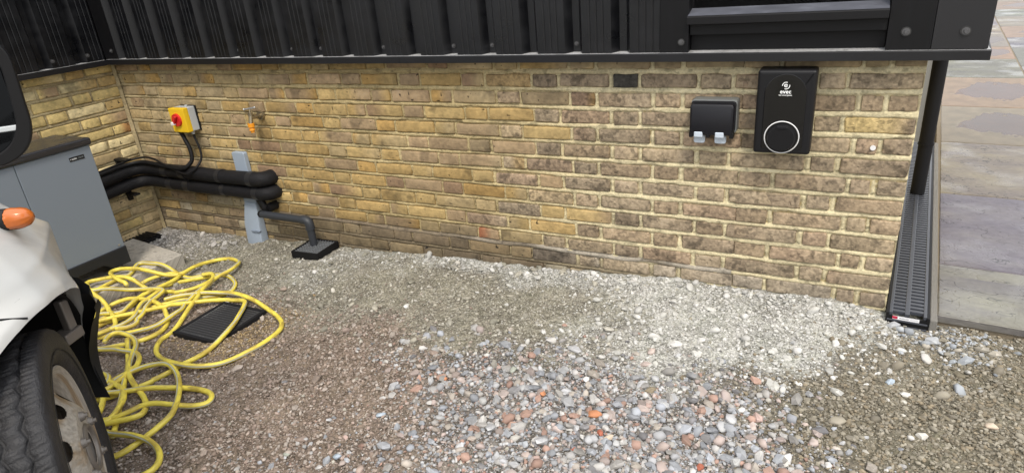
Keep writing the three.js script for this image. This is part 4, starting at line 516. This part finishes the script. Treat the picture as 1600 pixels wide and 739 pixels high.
{
  // each strand: x, z pairs in millimetres on the ground; later strands ride over earlier ones
  const r = 0.0108, cell = new Map(), key = (x, z) => Math.round(x / 0.02) + ',' + Math.round(z / 0.02), geos = [];
  HOSE.forEach((a, s) => {
    const ctl = []; for (let i = 0; i < a.length; i += 2) ctl.push(V(a[i] / 1000, 0, a[i + 1] / 1000));
    const curve = new THREE.CatmullRomCurve3(ctl, false, 'centripetal'), n = Math.max(20, Math.round(curve.getLength() / 0.012)), pts = curve.getSpacedPoints(n), need = new Float32Array(n + 1);
    const bed = pts.map((q) => Math.max(ground(q.x, q.z) + r * 0.85, q.x > 0.1 && q.x < 0.765 && q.z > 0.37 ? 0.036 + r : -1, q.x > 1.43 && q.x < 1.74 && q.z > 0.7 && q.z < 1.015 ? ground(1.585, 0.86) + 0.02 + r : -1));
    pts.forEach((q, i) => { let m = -1; for (let d = -8; d <= 8; d++) { const k = clamp(i + d, 0, n); m = Math.max(m, bed[k] - 0.0006 * d * d); } q.y = m;
      const kx = Math.round(q.x / 0.02), kz = Math.round(q.z / 0.02); for (let dx = -1; dx <= 1; dx++) for (let dz = -1; dz <= 1; dz++) for (const o of cell.get(kx + dx + ',' + (kz + dz)) ?? []) if ((o.s !== s || i - o.i > 14) && Math.hypot(o.x - q.x, o.z - q.z) < 0.022) need[i] = Math.max(need[i], Math.min(0.028, o.y + 1.9 * r - q.y)); });
    for (let i = 0; i <= n; i++) { let m = 0; for (let d = -16; d <= 16; d++) { const k = i + d; if (k >= 0 && k <= n) m = Math.max(m, need[k] * Math.cos((d / 17) * Math.PI / 2) ** 1.5); } pts[i].lift = m; }
    for (let pass = 0; pass < 3; pass++) { const q = pts.map((p) => p.lift + p.y); for (let i = 1; i < n; i++) pts[i].y = q.slice(Math.max(0, i - 3), i + 4).reduce((a, b) => a + b, 0) / (Math.min(n, i + 3) - Math.max(0, i - 3) + 1) - pts[i].lift; }
    pts.forEach((q, i) => { q.y += q.lift + 0.004 * noise(i * 0.05, s, 51); const k = key(q.x, q.z); if (!cell.has(k)) cell.set(k, []); cell.get(k).push({ s, i, x: q.x, y: q.y, z: q.z }); });
    const c2 = new THREE.CatmullRomCurve3(pts.filter((_, i) => i % 2 === 0 || i === n)), L = c2.getLength(), g = new THREE.TubeGeometry(c2, n, r, 10), uv = g.attributes.uv, ph = noise(s * 7.7, 3, 53);
    for (let i = 0; i < uv.count; i++) uv.setXY(i, uv.getX(i) * L / 1.7, uv.getY(i) + ph + 0.35 * Math.sin(uv.getX(i) * L * 2.1 + s)); geos.push(g);
    for (const [e, t] of [[pts[0], pts[1]], [pts[n], pts[n - 1]]]) geos.push(new THREE.SphereGeometry(r, 10, 6).translate(e.x, e.y, e.z));
  });
  const t = thing('garden_hose', 'tangled yellow garden hose with a thin white stripe heaped beside the van wheel', 'hose', [1.3, 0, 1]);
  const map = tex(1024, 64, (u, v) => { const k = Math.abs(v - 0.5), d = 0.9 + 0.16 * fbmTile(u * 40, v * 4, 4, 57, 3), dirt = smoothstep(fbmTile(u * 24, v * 3, 3, 59, 5), 0.5, 0.75) * 0.17; if (k < 0.04) return [0.78 * d, 0.78 * d, 0.70 * d]; if (k < 0.058) return [0.62, 0.58, 0.36]; return [0.94 * d - dirt, 0.87 * d - dirt * 1.1, 0.36 * d - dirt * 0.3]; });
  part(t, 'hose_coils', mergeGeometries(geos), std([1, 1, 1], 0.42, { map }));
}

// ---------------------------------------------------------------- van at the left edge (x forward, z outward to its right side)
{
  const t = thing('white_van', 'white van at the left edge with front wheel turned, muddy hub and amber side lamp', 'van', [2.4197, 0, 1.9119], THREE.MathUtils.degToRad(110));
  const KEY = [[-3, 0], [-0.2, 0], [0, -0.01], [0.1, -0.025], [0.2, -0.065], [0.3, -0.13], [0.37, -0.185], [0.45, -0.25], [0.5, -0.33], [0.55, -0.45], [0.59, -0.62], [0.61, -0.9]];
  const plan = (s) => { for (let i = 1; i < KEY.length; i++) if (s <= KEY[i][0]) { const [a, b] = [KEY[i - 1], KEY[i]]; return lerp(a[1], b[1], (s - a[0]) / (b[0] - a[0])); } return -0.9; };
  const S0 = 0.085, R = 0.425, CY = 0.345; // wheel arch
  const crease = (s) => 0.845 + 0.015 * sm(0.1, 0.45, s), lean = (y) => (y > 0.845 ? -0.55 * (y - 0.845) : -0.02 * (0.845 - y)), flare = (s, y) => { const d = Math.hypot(s - S0, y - CY); return 0.042 * Math.exp(-(((d - R) / 0.055) ** 2)) * sm(0.5, 0.3, s); };
  const surf = (s, y) => [s, y, plan(s) + lean(y) + flare(s, y)];
  const lower = (s) => { const d = R * R - (s - S0) ** 2; return d > 0 ? Math.max(0.3, CY + Math.sqrt(d)) : 0.3; };
  const upper = (s) => { const k = [[-1, 1.16], [-0.2, 1.15], [0, 1.13], [0.12, 1.09], [0.2, 1.03], [0.27, 0.97], [0.34, 0.915], [0.42, 0.868], [0.5, 0.82], [0.56, 0.76]]; for (let i = 1; i < k.length; i++) if (s <= k[i][0]) return lerp(k[i - 1][1], k[i][1], (s - k[i - 1][0]) / (k[i][0] - k[i - 1][0])); return 0.76; };
  const s1 = 0.545, col = (u) => lerp(-0.62, s1, u);
  const wing = gridGeo(90, 26, (u, v) => { const s = col(u), lo = lower(s); return surf(s, lerp(lo, Math.max(upper(s), lo + 0.02), v)); });
  part(t, 'front_wing', wing, M.van);
  part(t, 'arch_lip', gridGeo(60, 3, (u, v) => { const a = lerp(0.12, Math.PI - 0.12, u), s = S0 + R * Math.cos(a), y = Math.max(0.3, CY + R * Math.sin(a)), q = surf(s, y); return [S0 + (R - 0.004 * v) * Math.cos(a), y, q[2] - 0.045 * v]; }), M.van);
  part(t, 'bonnet', gridGeo(40, 30, (u, v) => { const s = col(u), y0 = upper(s), z0 = surf(s, y0)[2], w = v * (1.75 + 2 * z0) ; const e = Math.min(w, 1.75 + 2 * z0 - w); return [s, y0 + 0.12 * (1 - Math.exp(-e / 0.18)) * sm(0.6, 0.1, s) + 0.02 * (1 - Math.exp(-e / 0.05)), z0 - w]; }), M.van);
  part(t, 'inner_arch', mergeGeometries([gridGeo(40, 6, (u, v) => { const a = lerp(-0.35, Math.PI + 0.2, u), rr = R - 0.012; return [S0 + rr * Math.cos(a), CY + rr * Math.sin(a), plan(S0 + rr * Math.cos(a)) - 0.02 - 0.5 * v]; }), new THREE.CircleGeometry(0.5, 40).translate(S0, CY, -0.55)]), std([0.012, 0.012, 0.012], 0.85));
  part(t, 'suspension_bracket', mergeGeometries([rbox(0.365, 0.395, 0.53, 0.63, -0.262, -0.235, 0.006), rbox(0.33, 0.4, 0.50, 0.535, -0.28, -0.225, 0.006)]), M.dirtySteel);
  part(t, 'panel_gap', tube([[0.03, 0.775], [-0.03, 0.805], [-0.12, 0.835], [-0.25, 0.85]].map(([s, y]) => { const q = surf(s, y); return V(q[0], q[1], q[2] + 0.0015); }), 0.0028, 30, 6), M.slot);
  // black bumper corner wrapping from the arch round the nose
  const trimOut = (y) => lerp(-0.012, 0.05, clamp((y - 0.25) / 0.3, 0, 1));
  part(t, 'bumper', mergeGeometries([gridGeo(24, 14, (u, v) => { const y = lerp(0.24, 0.64, v), front = 0.655, k = lerp(Math.max(0, 1 - 0) , 1, 1), sA = S0 + Math.sqrt(Math.max(0, (R + 0.004) ** 2 - (y - CY) ** 2)), s = lerp(sA, front, u); return [s, y, plan(Math.min(s, 0.61)) + trimOut(y)]; }), gridGeo(4, 14, (u, v) => { const y = lerp(0.24, 0.64, v), sA = S0 + Math.sqrt(Math.max(0, (R + 0.004) ** 2 - (y - CY) ** 2)); return [sA - 0.001 * u, y, plan(sA) + trimOut(y) - 0.14 * u]; }), box(0.56, 0.66, 0.24, 0.62, -1.7, -0.85)]), M.trim);
  part(t, 'arch_flap', (() => { const g = gridGeo(14, 4, (u, v) => { const a = lerp(0.62, -0.27, u), w = 0.018 * Math.sqrt(Math.sin(Math.PI * clamp(u * 0.8 + 0.15, 0, 1))) + 0.003, rr = R - 0.002 + w * (v - 0.5) * 2; return [S0 + rr * Math.cos(a), CY + rr * Math.sin(a), plan(Math.min(0.52, S0 + R * Math.cos(a))) + trimOut(CY + rr * Math.sin(a)) + 0.004]; }); return g; })(), M.trim);
  part(t, 'front_panel', box(0.5, 0.58, 0.6, 0.8, -1.6, -0.5), M.van);
  // amber side lamp
  { const q = V(0.2, 0.955, surf(0.2, 0.955)[2]), d = V(0.26, 0.02, 0.96).normalize(), at = (k) => q.clone().addScaledVector(d, k); const lamp = part(t, 'side_lamp', mergeGeometries([along(new THREE.CapsuleGeometry(0.026, 0.004, 4, 20), at(-0.03), at(0.02)), along(cyl(0.027, 0.03, 0.05, 24), at(-0.03), at(0.022))]), M.trim); const lens = new THREE.LatheGeometry([[0.0265, 0], [0.0268, 0.012], [0.0255, 0.026], [0.021, 0.042], [0.013, 0.051], [0, 0.055]].map((p) => new THREE.Vector2(...p)), 36); const lp = lens.attributes.position; for (let i = 0; i < lp.count; i++) { const a = Math.atan2(lp.getZ(i), lp.getX(i)), k = 1 + 0.03 * Math.sign(Math.sin(a * 18)); lp.setX(i, lp.getX(i) * k); lp.setZ(i, lp.getZ(i) * k); } lens.computeVertexNormals(); lens.applyQuaternion(new THREE.Quaternion().setFromUnitVectors(V(0, 1, 0), d)).translate(...at(0.022).toArray()); part(lamp, 'amber_lens', lens, M.amber); }
  // cab behind the wing
  const side = (y) => lean(y) * 0.6;
  part(t, 'door', gridGeo(10, 14, (u, v) => { const y = lerp(0.34, 1.14, v); return [lerp(-1.62, -0.626, u), y, lean(y)]; }), M.van); part(t, 'sill', box(-1.7, -0.36, 0.2, 0.335, -0.1, -0.012), M.trim);
  const roofY = 2.1, glassTop = [-0.95, 2.0]; part(t, 'side_window', gridGeo(1, 1, (u, v) => { const y = lerp(1.15, 1.85, v); return [lerp(-1.6, lerp(-0.66, -0.98, v), u), y, -0.135 - 0.12 * v]; }), M.glass);
  part(t, 'pillar', rod(V(-0.6, 1.15, -0.14), V(-1.0, 1.95, -0.27), 0.03), M.van); part(t, 'windscreen', gridGeo(1, 1, (u, v) => [lerp(-0.45, -0.95, v), lerp(1.2, 1.95, v), lerp(-0.2, -1.55, u) + (v ? -0.08 * (0.5 - u) : 0)]), M.glass);
  part(t, 'roof', rbox(-1.75, -0.93, 1.93, 2.0, -1.5, -0.25, 0.03, 3), M.van); part(t, 'cab_back', rbox(-1.75, -1.63, 0.34, 1.95, -1.73, -0.03, 0.02), M.van);
  // mirror: housing ahead of two panes that look back along the van
  { const c = Math.cos(Math.PI / 6), s = 0.5, place = new THREE.Matrix4().set(s, 0, -c, -0.06, 0, 1, 0, 0, c, 0, s, 0.2, 0, 0, 0, 1);
    const mir = (x0, x1, y0, y1, r) => { const s = new THREE.Shape(), X = x1 - 0.02; s.moveTo(x0, y0); s.lineTo(x1 - 0.075, y0 + 0.006); s.bezierCurveTo(x1 - 0.03, y0 + 0.016, x1 - 0.01, y0 + 0.045, x1 - 0.006, y0 + 0.085); s.lineTo(x1, y1 - r); s.quadraticCurveTo(x1, y1, x1 - r, y1); s.lineTo(x0, y1); s.lineTo(x0, y0); return s; };
    const hous = extrude(mir(-0.115, 0.097, 1.155, 1.395, 0.05), -0.1, 0, 0.012, 4), hp = hous.attributes.position; for (let i = 0; i < hp.count; i++) { const k = 1 - 0.78 * (clamp(-hp.getZ(i), 0, 0.1) / 0.1) ** 0.8; hp.setX(i, -0.01 + (hp.getX(i) + 0.01) * k); hp.setY(i, 1.28 + (hp.getY(i) - 1.28) * (0.4 + 0.6 * k)); }
    const m = part(t, 'wing_mirror', toCreasedNormals(hous, 0.7).applyMatrix4(place), M.black), ring = mir(-0.114, 0.096, 1.156, 1.394, 0.05); ring.holes.push(new THREE.Path(mir(-0.1, 0.0755, 1.173, 1.372, 0.04).getPoints(16)));
    part(m, 'mirror_rim', extrude(ring, -0.002, 0.011, 0.003).applyMatrix4(place), M.black);
    const pane = (y0, y1, r) => extrude(r > 0.03 ? mir(-0.1, 0.0745, y0, y1, 0.012) : roundRect(-0.1, 0.073, y0, y1, r), 0, 0.004, 0.001).applyMatrix4(place);
    part(m, 'mirror_glass', pane(1.235, 1.372, 0.02), M.mirror); part(m, 'wide_angle_glass', pane(1.172, 1.222, 0.04), M.mirror); part(m, 'divider', rbox(-0.1, 0.073, 1.2235, 1.2335, 0.001, 0.009, 0.002).applyMatrix4(place), M.greyPlastic);
    part(t, 'mirror_arm', rod(V(-0.06, 1.22, 0.13), V(-0.4, 1.19, -0.13), 0.018), M.black); }
  // front wheel, steered left
  const w = new THREE.Group(); w.name = 'front_wheel'; w.position.set(0.0704, 0.352, -0.0124); w.rotation.y = THREE.MathUtils.degToRad(37.3); t.add(w); // local z = axle, outward
  const sub = (name, g, m) => { const q = new THREE.Mesh(g, m); q.name = name; q.castShadow = q.receiveShadow = true; w.add(q); return q; };
  const lathe = (pts, n = 72) => new THREE.LatheGeometry(pts.map((p) => new THREE.Vector2(...p)), n).rotateX(Math.PI / 2);
  const tread = (() => { // tyre carcass with zigzag grooves cut as depth
    const prof = [[0.236, -0.03], [0.24, -0.012], [0.262, 0.003], [0.295, 0.006], [0.316, 0.003], [0.3305, -0.001], [0.336, -0.009], [0.338, -0.022], [0.3385, -0.036], [0.328, -0.038], [0.328, -0.046], [0.339, -0.048], [0.339, -0.064], [0.339, -0.08], [0.328, -0.082], [0.328, -0.091], [0.339, -0.093], [0.339, -0.11], [0.339, -0.125], [0.328, -0.127], [0.328, -0.136], [0.339, -0.138], [0.3385, -0.155], [0.336, -0.185], [0.325, -0.198], [0.295, -0.212], [0.24, -0.2]];
    const n = 480; return gridGeo(n, prof.length - 1, (u, v) => { const i = Math.round(v * (prof.length - 1)); let [r, z] = prof[i]; const a = u * Math.PI * 2, zig = 0.0035 * Math.asin(Math.sin(a * 40)); if (i >= 7 && i <= 23) { if (i >= 9 && i <= 21) z += zig; const f = (u * 80 + z * 9 + 0.3 * Math.sin(z * 120)) % 1; if (r > 0.33 && f < 0.17) r -= 0.007; } return [r * Math.cos(a), r * Math.sin(a), z, u * 8, v * 2]; });
  })();
  sub('tyre', tread, M.tyre); sub('sidewall_bead', lathe([[0.272, 0.0055], [0.274, 0.008], [0.277, 0.0065]]), M.tyre);
  const disc = (() => { const s = new THREE.Shape(); s.absarc(0, 0, 0.178, 0, Math.PI * 2); for (let k = 0; k < 8; k++) { const a = (k / 8) * Math.PI * 2 + 0.2, h = new THREE.Path(); for (let i = 0; i <= 20; i++) { const b = (i / 20) * Math.PI * 2, rr = 0.14 + 0.019 * Math.sin(b), th = a + 0.19 * Math.cos(b); (i ? h.lineTo : h.moveTo).call(h, rr * Math.cos(th), rr * Math.sin(th)); } s.holes.push(h); }
    return s; })();
  const dish = (r) => (r > 0.11 ? lerp(0.008, -0.068, ((r - 0.11) / 0.09) ** 1.2) : 0.008) ; // disc bulges outward to the studs
  const rings = (r0, r1, nr, hole) => { const g = []; const N = 480; for (let k = 0; k < N; k++) for (let j = 0; j < nr; j++) { const ra = lerp(r0, r1, j / nr), rb = lerp(r0, r1, (j + 1) / nr), ta = (k / N) * 6.28319, tb = ((k + 1) / N) * 6.28319, rm = (ra + rb) / 2, tm = (ta + tb) / 2; if (hole(rm, tm)) continue; const P4 = (r, a) => [r * Math.cos(a), r * Math.sin(a), dish(r)]; g.push(...P4(ra, ta), ...P4(rb, ta), ...P4(rb, tb), ...P4(ra, ta), ...P4(rb, tb), ...P4(ra, tb)); } const b = new THREE.BufferGeometry(); b.setAttribute('position', new THREE.Float32BufferAttribute(g, 3)); b.setAttribute('uv', new THREE.Float32BufferAttribute(Array.from({ length: g.length / 3 }, (_, i) => [g[i * 3] * 3, g[i * 3 + 1] * 3]).flat(), 2)); const q = mergeVertices(b, 1e-5); q.computeVertexNormals(); return q; };
  sub('rim_disc', rings(0.045, 0.2, 60, (r, a) => { const k = ((a * 8) / 6.28319 + 0.3) % 1, d = ((k - 0.5) * 6.28319 / 8 * r) / 0.028, e = (r - 0.15) / 0.017; return d * d + e * e < 1; }), M.rim);
  sub('rim_barrel', lathe([[0.198, -0.075], [0.2, -0.05], [0.206, -0.03], [0.216, -0.022], [0.226, -0.016], [0.232, -0.009], [0.236, -0.012], [0.234, -0.02], [0.21, -0.04], [0.2, -0.2]]), M.rim); sub('brake_drum', cyl(0.17, 0.17, 0.05, 40).rotateX(Math.PI / 2).translate(0, 0, -0.125), std([0.015, 0.014, 0.013], 0.8));
  sub('hub', lathe([[0, -0.012], [0.048, -0.012], [0.052, 0.014], [0.06, 0.018], [0.067, 0.009]], 40), M.dirtySteel); sub('hub_recess', cyl(0.047, 0.047, 0.004, 24).rotateX(Math.PI / 2).translate(0, 0, -0.008), M.slot);
  for (let k = 0; k < 6; k++) { const a = (k / 6) * Math.PI * 2 + 0.3; sub('wheel_nut', mergeGeometries([cyl(0.012, 0.0155, 0.012, 6).rotateX(Math.PI / 2).translate(0.09 * Math.cos(a), 0.09 * Math.sin(a), 0.013), cyl(0.006, 0.007, 0.008, 10).rotateX(Math.PI / 2).translate(0.09 * Math.cos(a), 0.09 * Math.sin(a), 0.022)]), M.dirtySteel); }
}
renderer.render(scene, camera);
